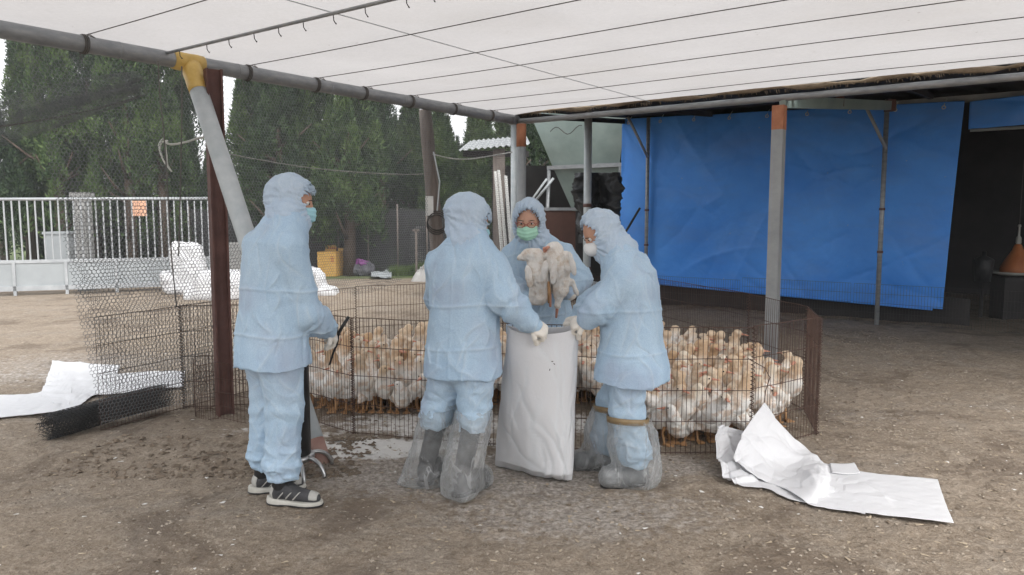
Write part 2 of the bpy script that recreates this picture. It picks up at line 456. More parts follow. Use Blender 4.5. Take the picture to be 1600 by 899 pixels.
def duck_mat():
    b = NB('duck_down')
    sp = b.n('ShaderNodeSeparateXYZ'); b.l(b.tc.outputs['Object'], sp.inputs[0])
    h = b.n('ShaderNodeMapRange'); h.inputs[1].default_value = .34; h.inputs[2].default_value = .43
    b.l(sp.outputs['Z'], h.inputs[0])
    oi = b.n('ShaderNodeObjectInfo')
    base = b.ramp(oi.outputs['Random'], [(0, (.86, .84, .8)), (.4, (.88, .87, .85)), (.75, (.83, .79, .73)), (1, (.88, .87, .85))])
    head = b.ramp(oi.outputs['Random'], [(0, (.60, .42, .26)), (.3, (.8, .73, .62)), (.6, (.68, .5, .33)), (.8, (.8, .72, .6)), (1, (.72, .55, .38))])
    col = b.mix(h.outputs[0], base, head)
    dirt = b.ramp(b.noise(10, 5, .65), [(.5, (0, 0, 0)), (.6, (1, 1, 1))])
    col = b.mix(b.math('MULTIPLY', dirt, .6), col, (.55, .36, .22))
    n = b.bump(b.noise(55, 4, .6, sc3=(1, .45, .6)), .9, .01)
    n = b.bump(b.noise(14, 3, .6), .6, .02, n)
    return b.done(b.pr(col, .85, 0, n, .15))
M['duck'] = duck_mat()
def held_mat():
    b = NB('wet_down'); col = b.ramp(b.noise(14, 5, .65), [(.3, (.58, .46, .35)), (.46, (.76, .71, .65)), (.75, (.83, .81, .78))])
    n = b.bump(b.noise(45, 4, .6, sc3=(1, 1, .4)), 1, .012)
    return b.done(b.pr(col, .8, 0, n, .2))
M['duck_held'] = held_mat()
def film():
    b = NB('clear_plastic_film')
    n = b.bump(b.noise(16, 5, .65, dist=1.2), 1.0, .02)
    g = b.n('ShaderNodeBsdfGlossy'); g.inputs['Roughness'].default_value = .16; g.inputs[0].default_value = (.8, .8, .8, 1); b.l(n, g.inputs['Normal'])
    d = b.n('ShaderNodeBsdfDiffuse'); d.inputs[0].default_value = (.75, .76, .76, 1); b.l(n, d.inputs['Normal'])
    tl = b.n('ShaderNodeBsdfTranslucent'); tl.inputs[0].default_value = (.75, .76, .76, 1)
    t = b.n('ShaderNodeBsdfTransparent'); t.inputs[0].default_value = (.93, .94, .94, 1)
    m0 = b.n('ShaderNodeMixShader'); m0.inputs[0].default_value = .5; b.l(d.outputs[0], m0.inputs[1]); b.l(tl.outputs[0], m0.inputs[2])
    m1 = b.n('ShaderNodeMixShader'); m1.inputs[0].default_value = .28; b.l(m0.outputs[0], m1.inputs[1]); b.l(g.outputs[0], m1.inputs[2])
    r1 = b.math('ABSOLUTE', b.math('SUBTRACT', b.noise(7, 3, .5, dist=.8, sc3=(1, 1, .22)), .5))  # thin whiter streaks paint crinkle highlights into the film
    f = b.mix(.5, b.ramp(b.noise(5, 5, .55, dist=1, sc3=(1, 1, .5)), [(.38, (.2,)*3), (.66, (.55,)*3)]), b.ramp(r1, [(0, (.6,)*3), (.04, (.2,)*3)]))
    lw = b.n('ShaderNodeLayerWeight'); lw.inputs[0].default_value = .5; b.l(n, lw.inputs['Normal'])
    ed_ = b.math('MULTIPLY', b.math('POWER', lw.outputs['Facing'], 2.5), .5)
    f = b.math('MINIMUM', b.math('ADD', f, ed_), .9)
    m2 = b.n('ShaderNodeMixShader'); b.l(f, m2.inputs[0]); b.l(t.outputs[0], m2.inputs[1]); b.l(m1.outputs[0], m2.inputs[2])
    return b.done(m2)
M['film'] = film()
def canopy_mat():
    b = NB('canopy_fabric')
    col = b.mix(.5, b.ramp(b.noise(1.2, 5, .6), [(.3, (.385, .37, .365)), (.7, (.455, .44, .435))]), b.ramp(b.noise(40, 3, .7), [(.3, (.385, .37, .365)), (.7, (.455, .44, .435))]))
    sp = b.ramp(b.noise(9, 6, .75, sc3=(1, .35, 1)), [(.64, (0, 0, 0)), (.74, (1, 1, 1))])
    col = b.mix(b.math('MULTIPLY', sp, .4), col, (.27, .24, .21))
    st = b.ramp(b.noise(.7, 4, .6), [(.5, (0, 0, 0)), (.75, (1, 1, 1))])
    col = b.mix(b.math('MULTIPLY', st, .3), col, (.36, .335, .31))
    bits = b.ramp(b.noise(26, 2, .5), [(.74, (0, 0, 0)), (.78, (1, 1, 1))])
    col = b.mix(b.math('MULTIPLY', bits, .6), col, (.2, .17, .14))
    n = b.bump(b.noise(60, 3, .6), .2, .003); n = b.bump(b.noise(1.5, 3), .4, .06, n)
    p = b.pr(col, .8, 0, n, .2)
    tr = b.n('ShaderNodeBsdfTranslucent'); b.l(col, tr.inputs[0])
    mx = b.n('ShaderNodeMixShader'); mx.inputs[0].default_value = .62
    b.l(p.outputs[0], mx.inputs[1]); b.l(tr.outputs[0], mx.inputs[2]); return b.done(mx)
M['canopy'] = canopy_mat()
def tarp_mat():
    b = NB('blue_tarpaulin')
    col = b.ramp(b.noise(.9, 5, .6), [(.3, (.045, .24, .76)), (.7, (.09, .34, .9))])
    dust = b.ramp(b.noise(.8, 6, .65, sc3=(1, 1, 2.6)), [(.45, (0, 0, 0)), (.75, (1, 1, 1))])
    col = b.mix(b.math('MULTIPLY', dust, .5), col, (.13, .25, .55))
    sp = b.ramp(b.noise(22, 3, .5, sc3=(1, 1, 1.4)), [(.73, (0, 0, 0)), (.76, (1, 1, 1))])
    col = b.mix(b.math('MULTIPLY', sp, .6), col, (.45, .48, .52))
    v = b.noise(200, 2)
    n = b.bump(v, .2, .001); n = b.bump(b.noise(1.6, 4, .55, sc3=(1, 1, .8), dist=.5), .5, .07, n)
    return b.done(b.pr(col, .5, 0, n, .35))
M['tarp'] = tarp_mat()
def ground_mat():
    b = NB('bare_dirt')
    big = b.noise(.55, 6, .62); mid = b.noise(3.2, 7, .65); fine = b.noise(38, 6, .7); gr = b.noise(120, 4, .7)
    c = b.ramp(big, [(.3, (.14, .10, .066)), (.47, (.235, .18, .13)), (.6, (.42, .35, .28))])
    c = b.mix(.55, c, b.ramp(mid, [(.3, (.11, .08, .055)), (.5, (.245, .19, .137)), (.68, (.42, .355, .285))]))
    grey = b.ramp(b.noise(1.7, 6, .68, dist=.8), [(.5, (0, 0, 0)), (.62, (1, 1, 1))]); c = b.mix(b.math('MULTIPLY', grey, .7), c, (.27, .25, .225))
    lump = b.noise(11, 5, .65); c = b.mix(.4, c, b.ramp(lump, [(.34, (.09, .066, .046)), (.5, (.245, .19, .14)), (.66, (.44, .38, .31))]))
    c = b.mix(.42, c, b.ramp(fine, [(.3, (.075, .055, .038)), (.5, (.2, .155, .112)), (.66, (.46, .4, .33))]))
    c = b.mix(.25, c, b.ramp(gr, [(.35, (.06, .045, .03)), (.65, (.45, .4, .34))]))
    wet = b.ramp(b.noise(1.1, 6, .68, dist=.9), [(.52, (0, 0, 0)), (.61, (1, 1, 1))])
    c = b.mix(b.math('MULTIPLY', wet, .6), c, (.11, .082, .062))
    def at(nm):
        a = b.n('ShaderNodeAttribute'); a.attribute_name = nm; return a.outputs['Fac']
    lf = b.ramp(b.math('ADD', at('lime'), b.math('MULTIPLY', b.math('SUBTRACT', b.noise(9, 6, .7), .5), 1.6)), [(.42, (0, 0, 0)), (.72, (1, 1, 1))])
    c = b.mix(b.math('MULTIPLY', lf, .9), c, (.72, .71, .69))
    gf = b.ramp(b.math('ADD', at('gravel'), b.math('MULTIPLY', b.math('SUBTRACT', b.noise(14, 6, .7), .5), 1.2)), [(.4, (0, 0, 0)), (.7, (1, 1, 1))])
    c = b.mix(b.math('MULTIPLY', gf, .55), c, b.ramp(fine, [(.4, (.2, .18, .165)), (.6, (.5, .47, .44))]))
    grs = b.ramp(b.math('ADD', at('green'), b.math('MULTIPLY', b.math('SUBTRACT', b.noise(.8, 6, .7), .5), .8)), [(.4, (0, 0, 0)), (.6, (1, 1, 1))])
    c = b.mix(grs, c, b.ramp(mid, [(.3, (.06, .09, .03)), (.7, (.12, .15, .06))]))
    n = b.bump(fine, .9, .012); n = b.bump(lump, .8, .03, n); n = b.bump(mid, .6, .03, n); n = b.bump(gr, .5, .004, n)
    return b.done(b.pr(c, .93, 0, n, .15))
M['ground'] = ground_mat()
def leaf_mat(name, a, c_, d):
    b = NB(name)
    col = b.ramp(b.noise(1.6, 4, .6), [(.40, a), (.5, c_), (.58, d)])
    g = b.n('ShaderNodeNewGeometry')
    col = b.mix(.5, col, b.ramp(g.outputs['Random Per Island'], [(0, a), (.6, c_), (1, d)]))
    p = b.pr(col, .65, 0, None, .25)
    tr = b.n('ShaderNodeBsdfTranslucent'); b.l(col, tr.inputs[0])
    mx = b.n('ShaderNodeMixShader'); mx.inputs[0].default_value = .2
    b.l(p.outputs[0], mx.inputs[1]); b.l(tr.outputs[0], mx.inputs[2]); return b.done(mx)
M['leaf'] = leaf_mat('conifer_leaf', (.014, .03, .014), (.045, .085, .03), (.13, .19, .06))
M['leaf2'] = leaf_mat('conifer_leaf_dark', (.01, .022, .012), (.028, .055, .024), (.07, .115, .04))
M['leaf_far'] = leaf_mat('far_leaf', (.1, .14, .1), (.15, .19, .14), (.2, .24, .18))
# ================================================================ SETTING
U = Vector((.588, .809, 0)); W_ = Vector((.809, -.588, 0)); O = Vector((-2.3, 5.6, 0))
def UW(u, v, z): return O+U*u+W_*v+Vector((0, 0, z))
PIPE_Z = 2.6
# ---- ground: one sheet to the horizon, fine near the camera
def gheight(X, Y):
    P = np.stack([X, Y, X*0], -1)
    near = np.clip((22-Y)/10, 0, 1)
    h = .010*fbm(P*1.1, 3, 3)+.008*fbm(P*7, 5, 3)+.005*ridge(P*16, 8)+.004*vn(P*31, 4)*np.clip(vn(P*1.6, 9)+.4, 0, 1)
    # trodden lumps on the left
    lump = np.exp(-(((X+1.9)/1.1)**2+((Y-4.6)/.6)**2))
    h = h+lump*.011*np.maximum(ridge(P*np.array([5, 11, 1]), 4), 0)
    # low bank in front of the shed
    t = ((X-2.3)*.588+(Y-11.8)*.809)   # distance from wall line
    b = np.clip((t+3.0)/1.3, 0, 1); b = b*b*(3-2*b)*np.clip((X-1.8)/1.0, 0, 1)
    h = h+.07*b+.02*b*fbm(P*2.5, 9, 3)
    # low heap near the yellow box
    h = h+.16*np.exp(-(((X+3.0)/1.6)**2+((Y-15.0)/1.2)**2))*(1+.5*fbm(P*3, 6, 3))
    return h*near
xs = np.unique(np.concatenate([-np.geomspace(4, 620, 40), np.arange(-4, 4.6, .022), np.linspace(4.6, 12, 70), np.geomspace(12.3, 620, 34), np.linspace(-12, -4, 80)]))
ys = np.unique(np.concatenate([np.linspace(-30, 1.4, 14), np.arange(1.6, 6.6, .022), np.linspace(6.65, 14, 120), np.geomspace(14.2, 640, 50)]))
GX, GY = np.meshgrid(xs, ys, indexing='ij')
GZ = gheight(GX, GY)
def blobs(L):
    r = np.zeros_like(GX)
    for (x, y, a, b_, s) in L: r = np.maximum(r, s*np.exp(-(((GX-x)/a)**2+((GY-y)/b_)**2)))
    return r
lime = blobs([(-.95, 4.62, .5, .22, 1.5), (-.45, 4.72, .45, .18, 1.0), (-1.3, 4.9, .3, .2, .5), (-.5, 5.2, 1.1, .4, .8), (.6, 5.2, .8, .35, .8), (-1.9, 5.0, .25, .2, .45), (.3, 4.6, .5, .3, .4), (-4.5, 6.7, 1.3, .5, .4)])
gravel = blobs([(-.2, 4.15, 1.3, .45, 1.0), (.3, 3.6, 1.1, .5, .7), (.9, 4.3, .5, .3, .9), (1.6, 4.5, .8, .4, .5), (2.6, 5.4, .9, .6, .45), (-4.4, 7.2, 2.2, 1.4, .6), (4.5, 5, 1.8, 1.2, .3), (.2, 2.8, 1, .4, .3)])
green = np.clip((GY-15.6)/2, 0, 1)*.7
i, j = np.meshgrid(np.arange(len(xs)-1), np.arange(len(ys)-1), indexing='ij')
a = (i*len(ys)+j).ravel(); Q = np.stack([a, a+len(ys), a+len(ys)+1, a+1], 1)
tag(mesh('ground', np.stack([GX, GY, GZ], -1).reshape(-1, 3), Q, M['ground'], None, True, {'lime': lime.ravel(), 'gravel': gravel.ravel(), 'green': green.ravel()}), kind='structure')
def gz(x, y): return float(gheight(np.array([x]), np.array([y]))[0])
# ---- loose stones and litter on the ground
def scatter(name, n, mat, size, flat, label_kind, area, seed, jag=.35, elong=1.0):
    r = np.random.default_rng(seed)
    X = r.uniform(area[0], area[1], n*3); Y = area[2]+(area[3]-area[2])*r.uniform(0, 1, n*3)**1.25
    keep = (fbm(np.stack([X, Y, X*0], -1)*1.3, seed)*.5+.5+r.uniform(-.35, .35, n*3)) > .5
    X, Y = X[keep][:n], Y[keep][:n]; n = len(X)
    base = np.array([(1, 0, 0), (-.5, .87, 0), (-.5, -.87, 0), (0, 0, 1), (.6, .6, .55), (0, 0, -.5)])
    F = np.array([(0, 4, 3), (4, 1, 3), (1, 2, 3), (2, 0, 3), (0, 1, 4), (1, 0, 5), (2, 1, 5), (0, 2, 5)])
    s = np.minimum(size*np.exp(r.normal(0, .45, n)), size*1.9); th = r.uniform(0, 6.28, n)
    V = base[None]*(1+r.uniform(-jag, jag, (n, 6, 3)))*s[:, None, None]*np.array([elong, 1, flat])
    c, s_ = np.cos(th)[:, None], np.sin(th)[:, None]
    V = np.stack([V[..., 0]*c-V[..., 1]*s_, V[..., 0]*s_+V[..., 1]*c, V[..., 2]], -1)
    V += np.stack([X, Y, gheight(X, Y)+s*flat*.2], -1)[:, None, :]
    Fa = (F[None]+6*np.arange(n)[:, None, None]).reshape(-1, 3)
    return tag(mesh(name, V.reshape(-1, 3), Fa, mat), label_kind, 'ground litter', kind='stuff')
scatter('pebbles', 14000, M['pebble'], .0065, .6, 'small brown stones and crumbs of soil scattered over the yard', (-4.5, 4.5, 1.9, 9), 11)
scatter('soil_clods', 700, M['clod'], .016, .5, 'broken dark soil clods in front of the net roll', (-2.7, -.9, 4.1, 4.9), 24)
scatter('straw_litter', 2600, M['straw'], .006, .3, 'short pale bits of straw trodden into the dirt', (-4, 4.5, 1.9, 9), 12, elong=2.6)
scatter('feather_litter', 420, M['feather_litter'], .0075, .3, 'tiny white feathers and chips lying on the dirt', (-4, 4.5, 1.9, 8), 13, elong=1.8)
scatter('soil_clods', 1500, M['clod'], .010, .45, 'dark damp clods of soil on the trodden ground', (-3.2, 3.5, 2.0, 6.5), 14)

# ---- canopy
mesh_nu, mesh_nv = 150, 130
uu = np.linspace(-3.2, 3.98, mesh_nu); vv = np.concatenate([np.linspace(-.03, .5, 10), np.linspace(.6, 6.3, mesh_nv-10)])
WIRES_U = []
for (px, py) in [(130, 62), (385, 98), (492, 119), (567, 134), (640, 150), (707, 165), (765, 178)]:
    # where the pixel's ray meets the pipe's vertical plane
    d = ray(px, py); n = W_; t = (O.dot(n))/d.dot(n); p = d*t; WIRES_U.append((p-O).dot(U))
WIRES_U = [-3.15, -1.72]+WIRES_U
wu = np.array(sorted(WIRES_U+[-9, -7.8, 3.95]))
UUg, VVg = np.meshgrid(uu, vv, indexing='ij')
k = np.clip(np.searchsorted(wu, UUg)-1, 0, len(wu)-2); f = np.clip((UUg-wu[k])/(wu[k+1]-wu[k]), 0, 1)
zc = PIPE_Z+.058+.027*np.clip(VVg/.5, 0, 1)-.02*4*f*(1-f)*np.clip(VVg/.6, 0, 1)+.010*np.clip(VVg/.5, 0, 1)*1.8*fbm(np.stack([UUg*1.1, VVg*.8, UUg*0], -1), 3, 3)
P0 = np.stack([O.x+U.x*UUg+W_.x*VVg, O.y+U.y*UUg+W_.y*VVg, zc], -1).reshape(-1, 3)
i, j = np.meshgrid(np.arange(mesh_nu-1), np.arange(mesh_nv-1), indexing='ij')
a = (i*mesh_nv+j).ravel(); Q = np.stack([a, a+mesh_nv, a+mesh_nv+1, a+1], 1)
can = empty('shade_canopy', UW(0, 0, PIPE_Z), label='large white fabric canopy stretched overhead between the grey pipe and the shed', cat='canopy')
def rel(o, root):
    o.parent = root; o.matrix_parent_inverse = Matrix.Translation(-root.location) if root.rotation_euler.z == 0 else (Matrix.Translation(root.location) @ root.rotation_euler.to_matrix().to_4x4()).inverted()
    return o
rel(mesh('fabric', P0, Q, M['canopy'], None, True), can)
# dirty rolled hem along the far edge
m = MB(); pts = [UW(3.99+.012*math.sin(v*2.1), v, PIPE_Z+.07+.01*math.sin(v*5)+.006*math.sin(v*13)) for v in np.arange(.02, 6.3, .09)]
m.tube(pts, [.02+.008*math.sin(i*.9)+.005*math.sin(i*2.7) for i in range(len(pts))], 8)
rel(m.build('hem', M['trim_dirty'], None, True), can)
m = MB()
for q in range(420):
    v = random.uniform(.1, 6.2); p = UW(3.99, v, PIPE_Z+.06)
    m.tube([p, p+Vector((random.uniform(-.01, .01), -.01, -random.uniform(.01, .04)))], .0022, 3)
tag(rel(m.build('frayed_edge', M['trim_dirty'], None), can), kind='stuff')
# cords under the fabric
lab = ['behind the viewer', 'a', 'b', 'c', 'd']
ords = ['', '', 'nearest the left edge of the photo', 'just right of the yellow taped joint', 'second right of the yellow taped joint', 'third right of the yellow taped joint', 'fourth right of the yellow taped joint', 'fifth right of the yellow taped joint', 'last before the far corner post']
for q, u in enumerate(WIRES_U):
    m = MB(); m.tube([UW(u, v, PIPE_Z+.052-.006*math.sin(v*1.3)) for v in np.linspace(-.04, 6.28, 24)], .0032, 5)
    cw = m.build('support_cord', M['string'])
    if q < 2: tag(cw, ['edge cord of the canopy above the viewer', 'short bit of cord in the top left corner'][q], 'cord', 'cords under the canopy')
    else: tag(cw, 'thin dark canopy cord tied to the pipe %s' % ords[q], 'cord', 'cords under the canopy')
    m = MB()   # knot round the pipe
    for kx in range(3):
        m.tube([UW(u+.012*kx-.012, .062*math.sin(a_), PIPE_Z+.062*math.cos(a_)) for a_ in np.linspace(0, 6.28, 14)], .004, 5)
    m.tube([UW(u, -.06, PIPE_Z), UW(u+.01, -.075, PIPE_Z-.06), UW(u+.015, -.06, PIPE_Z-.1)], .003, 4)
    m.tube([UW(u, .06, PIPE_Z+.05), UW(u+.03, .1, PIPE_Z+.03), UW(u-.02, .12, PIPE_Z+.045)], .003, 4)
    kn = m.build('knot', M['string']); kn.parent = cw
# conduit with hooks
def onpipe(px, py):
    d = ray(px, py); t = (O.dot(W_))/d.dot(W_); return (d*t-O).dot(U)
uc = onpipe(255, 76)
m = MB(); m.tube([UW(uc, v, PIPE_Z+.03) for v in np.linspace(-.05, 6.3, 20)], .011, 8)
cd = m.build('conduit', M['galv'], None, True); tag(cd, 'thin grey metal tube with small wire hooks under the canopy', 'tube')
for q in range(16):
    v = .25+q*.26+random.uniform(-.05, .05); m = MB(); z = PIPE_Z+.02
    m.tube([UW(uc, v, z), UW(uc, v+.004, z-.03), UW(uc+.01, v+.012, z-.05), UW(uc+.018, v+.004, z-.042)], .003, 5)
    h_ = m.build('hook', M['wire_dark'], None); h_.parent = cd
# seam line running along the pipe direction
for v in (1.75,):
    m = MB(); m.tube([UW(u, v, PIPE_Z+.05) for u in np.linspace(-2.3, 3.9, 30)], .003, 4)
    tag(m.build('seam_cord', M['galv_lt']), 'faint grey cord running lengthwise under the white canopy', 'cord')
# main pipe
m = MB(); m.tube([UW(u, 0, PIPE_Z) for u in np.linspace(-7, 4.0, 24)], .055, 16)
mp_ = m.build('frame_pipe', M['galv'], None, True); tag(mp_, 'long grey pipe carrying the left edge of the canopy', 'pipe')
for u in np.arange(-6, 4, .9):
    m = MB(); m.tube([UW(u-.006, 0, PIPE_Z), UW(u+.006, 0, PIPE_Z)], .0565, 16); m.build('weld_seam', M['galv'], mp_, True)
# far beam
m = MB(); m.tube([UW(4.0, v, PIPE_Z-.02) for v in np.linspace(-.1, 6.5, 16)], .032, 12)
tag(m.build('cross_pipe', M['galv'], None, True), 'grey pipe under the far edge of the canopy by the shed eave', 'pipe')
m = MB(); m.tube([UW(4.12, v, PIPE_Z+.0) for v in np.linspace(2.4, 6.5, 12)], .028, 10)
tag(m.build('thin_cross_pipe', M['galv'], None, True), 'thinner grey tube running behind the far canopy edge', 'pipe')
# red brown post
def ipost(name, p0, p1, wd, mat, root=None):
    m = MB(); c = (p0+p1)/2; h = (p1-p0).length
    d = (p1-p0).normalized(); Rm = Vector((0, 0, 1)).rotation_difference(d).to_matrix() @ Matrix.Rotation(R(36), 3, 'Z')
    t = wd*.14
    m.box(c, (wd, t, h), Rm); m.box(c+Rm @ Vector((wd/2, 0, 0)), (t, wd*.86, h-.002), Rm); m.box(c-Rm @ Vector((wd/2, 0, 0)), (t, wd*.86, h-.002), Rm)
    return m.build(name, mat, root)
pb = G(352, 648); pb.z = gz(pb.x, pb.y)-.05
tag(ipost('steel_post', pb, Vector((pb.x, pb.y+.02, PIPE_Z-.06)), .1, M['rust']), 'dark red brown steel post beneath the pipe, left of the first worker', 'post')
# leaning pole with taped top
top = UW(onpipe(296, 95), 0, PIPE_Z); bot = G(503, 722); bot.z = -.03
dr = (top-bot); lp = empty('leaning_pole', bot, label='pale grey pole leaning from the yellow taped joint down behind the first worker', cat='pole')
m = MB(); m.tube([dr*.0+Vector((0, 0, 0)), dr*.055], .064, 16); m.build('painted_foot', M['rust_pale'], lp, True)
m = MB(); m.tube([dr*t for t in np.linspace(.055, .93, 8)], [.0635+.001*math.sin(i_*3) for i_ in range(8)], 16); m.build('shaft', M['galv_lt'], lp, True)
m = MB(); m.tube([dr*t for t in (.915, .93, .95, .975, .99)], [.066, .069, .068, .071, .07], 16); m.build('tape_wrap', M['yellow_tape'], lp, True)
m = MB(); q0 = top-bot
m.tube([q0-U*.13, q0-U*.09, q0-U*.03, q0+U*.04, q0+U*.1], [.062, .068, .066, .069, .063], 16); m.build('tape_wrap', M['yellow_tape'], lp, True)
# corner posts
cp = empty('corner_post', UW(3.93, .12, 0), label='grey corner post with rust red top at the far end of the pipe', cat='post')
m = MB(); m.tube([(0, 0, -.05), (0, 0, 2.28)], .055, 14); m.build('shaft', M['gutter'], cp, True)
m = MB(); m.tube([(0, 0, 2.28), (0, 0, 2.54)], .057, 14); m.build('rust_cap', M['rust_orange'], cp, True)
p = D(803, 300, 9.4); m = MB(); m.tube([(p.x, p.y, -.05), (p.x, p.y, 2.62)], .04, 12)
tag(m.build('pipe_post', M['galv_lt'], None, True), 'pale slim pipe post standing just left of the corner post', 'post')
# main right column
cx_ = D(1212, 340, 6.98); cr = empty('square_column', (cx_.x, cx_.y, 0), R(-36), 'square grey steel column with orange rust top in front of the blue tarpaulin', 'column')
m = MB(); m.box((0, 0, 1.13), (.105, .105, 2.3)); m.build('shaft', M['gutter'], cr)
m = MB(); m.box((0, 0, 2.39), (.107, .107, .22)); m.build('rust_cap', M['rust_orange'], cr)
m = MB(); m.box((0, 0, .02), (.2, .2, .02)); m.build('foot_plate', M['rust'], cr)
# girder from the column to the shed post
pr_ = D(1370, 515, 9.6)
a0 = Vector((cx_.x+.04, cx_.y+.04, 2.54)); a1 = Vector((pr_.x+.06, pr_.y-.04, 2.87))
m = MB(); dv = a1-a0; rm = Vector((0, 1, 0)).rotation_difference(dv.normalized()).to_matrix(); m.box((a0+a1)/2, (.06, dv.length, .11), rm)
gd = m.build('girder', M['silo']); tag(gd, 'pale grey green girder joining the square column to the shed', 'girder')
m = MB(); m.box(a0*.55+a1*.45+Vector((-.02, 0, .03)), (.07, .07, .12)); m.box(a0*.05+a1*.95, (.1, .1, .14)); m.build('rusty_bracket', M['rust'], gd)
def thinpost(px, pyb, Y, z1, lab_, brace):
    p = D(px, pyb, Y); r_ = empty('thin_post', (p.x, p.y, 0), label=lab_, cat='post')
    m = MB(); m.tube([(0, 0, -.05), (0, 0, z1)], .03, 10); m.build('shaft', M['galv'], r_, True)
    m = MB(); m.tube([(0, -.02, z1-.62), tuple(brace)], .022, 6); m.build('brace', M['gutter'], r_, True)
    for z in (1.0, 1.55): m = MB(); m.tube([(0, 0, z), (0, 0, z+.03)], .037, 10); m.build('clip', M['rust'], r_)
    return r_
thinpost(1369, 515, 9.55, 2.95, 'thin grey post with diagonal brace at the right of the tarpaulin', (-.33, -.12, 2.85))
thinpost(1008, 480, 11.75, 3.0, 'thin grey post with diagonal brace at the left of the tarpaulin', (-.36, -.25, 2.98))
# ---- shed with blue tarpaulin
A0 = Vector((2.3, 11.8, 0))
def WL(t, n, z): return A0+W_*t+U*n+Vector((0, 0, z))     # along wall, into the shed, up
shed = empty('duck_shed', WL(0, 0, 0), R(-36), 'long open sided shed behind the tarpaulin with dark inside', 'shed')
def sb(name, mat, boxes):
    m = MB()
    for (t0, t1, n0, n1, z0, z1) in boxes: m.box(((t0+t1)/2, (n0+n1)/2, (z0+z1)/2), (t1-t0, n1-n0, z1-z0))
    return m.build(name, mat, shed)
# roof slopes down toward the canopy edge
nr = []
for q in range(200):
    nr.append(q)
Vr = []; Fr = []
tt = np.linspace(-.75, 11, 190)
for s_, (n_, z_) in enumerate([(-3.55, 2.80), (-.0, 3.06), (5, 3.6)]):
    for q, t in enumerate(tt): Vr.append((t, n_, z_+.018*math.sin(t*2*math.pi/.13*.5)))
nq = len(tt)
for s_ in range(2):
    for q in range(nq-1): Fr.append((s_*nq+q, s_*nq+q+1, (s_+1)*nq+q+1, (s_+1)*nq+q))
Vr2 = Vr+[(x, y, z+.012) for x, y, z in Vr]; Fr2 = Fr+[tuple(i_+3*nq for i_ in reversed(f_)) for f_ in Fr]
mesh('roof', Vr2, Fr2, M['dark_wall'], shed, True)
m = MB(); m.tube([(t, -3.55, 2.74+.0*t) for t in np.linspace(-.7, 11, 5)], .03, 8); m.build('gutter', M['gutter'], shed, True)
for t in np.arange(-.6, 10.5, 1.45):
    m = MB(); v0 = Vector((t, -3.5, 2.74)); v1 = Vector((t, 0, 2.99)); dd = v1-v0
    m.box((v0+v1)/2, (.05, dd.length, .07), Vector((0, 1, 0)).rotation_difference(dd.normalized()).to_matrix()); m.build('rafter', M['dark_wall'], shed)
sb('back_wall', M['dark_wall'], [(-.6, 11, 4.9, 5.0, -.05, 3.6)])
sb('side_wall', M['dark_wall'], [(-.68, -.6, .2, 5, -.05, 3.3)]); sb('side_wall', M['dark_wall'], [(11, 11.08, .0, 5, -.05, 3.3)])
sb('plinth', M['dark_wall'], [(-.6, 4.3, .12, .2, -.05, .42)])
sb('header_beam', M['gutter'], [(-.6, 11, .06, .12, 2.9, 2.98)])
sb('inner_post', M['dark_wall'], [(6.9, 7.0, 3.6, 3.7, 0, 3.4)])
# tarpaulin sheet, slightly bowed, lower edge rising to the left
def tarp_pts():
    rows = []
    for t in np.linspace(-.62, 4.12, 9):
        f = (t+.62)/4.74; r_ = []
        zb = .43-.15*f+.0; zt = 3.03-.13*f
        for g in np.linspace(0, 1, 6):
            z = zt+(zb-zt)*g; bow = -.05*math.sin(g*math.pi)*(.6+.5*math.sin(t*2.2))-.07*math.sin(t*1.7+g*3)*g*.5
            tt_ = t-(.11*g*(f > .99))-(.06*g*(f < .01))
            r_.append(WL(tt_, -.03+bow, z))
        rows.append(r_)
    return rows
tp = sheet('tarpaulin', tarp_pts(), 200, 120, M['tarp'], None, .004, .019, 1.0, 21)
tag(tp, 'big blue tarpaulin hung as a curtain along the shed', 'tarpaulin')
m = MB(); m.tube([WL(t, -.05, .43-.15*(t+.62)/4.74-.01) for t in np.linspace(-.62, 3.9, 8)], .016, 8)
for q in range(9):
    t = -.5+q*.55; z = 3.01-.13*(t+.62)/4.74; me_ = MB(); me_.tube([WL(t+.02*math.cos(a_), -.05, z-.05+.02*math.sin(a_)) for a_ in np.linspace(0, 6.28, 10)], .006, 5); me_.tube([WL(t, -.06, z-.03), WL(t+.02, .03, z+.06), WL(t-.02, .08, z+.04)], .006, 4); ey_ = me_.build('tie_ring', M['rope']); ey_.parent = tp
hm = m.build('bottom_hem', M['tarp'], None, True); hm.parent = tp
up = sheet('rolled_tarpaulin', [[WL(t, -.05+.05*math.sin(t*5+g), 2.9-.34*g+.02*math.sin(t*4)) for g in (0, .5, 1)] for t in np.linspace(4.18, 10, 12)], 120, 22, M['tarp'], None, .01, .03, 4, 5)
tag(up, 'short blue tarpaulin strip under the eave at the right edge', 'tarpaulin')
m = MB(); m.tube([WL(t, -.07, 2.53) for t in np.linspace(4.2, 10, 4)], .02, 8); tb = m.build('bottom_bar', M['gutter'], None, True); tb.parent = up
# small tears/handles: short rods leaning on the tarp left part
p0 = D(1000, 325, 11.4); p1 = D(978, 362, 11.5); m = MB(); m.tube([p0, p1], .018, 6)
tag(m.build('short_rod', M['wire_dark']), 'short dark rod slanting against the left end of the tarpaulin', 'rod')
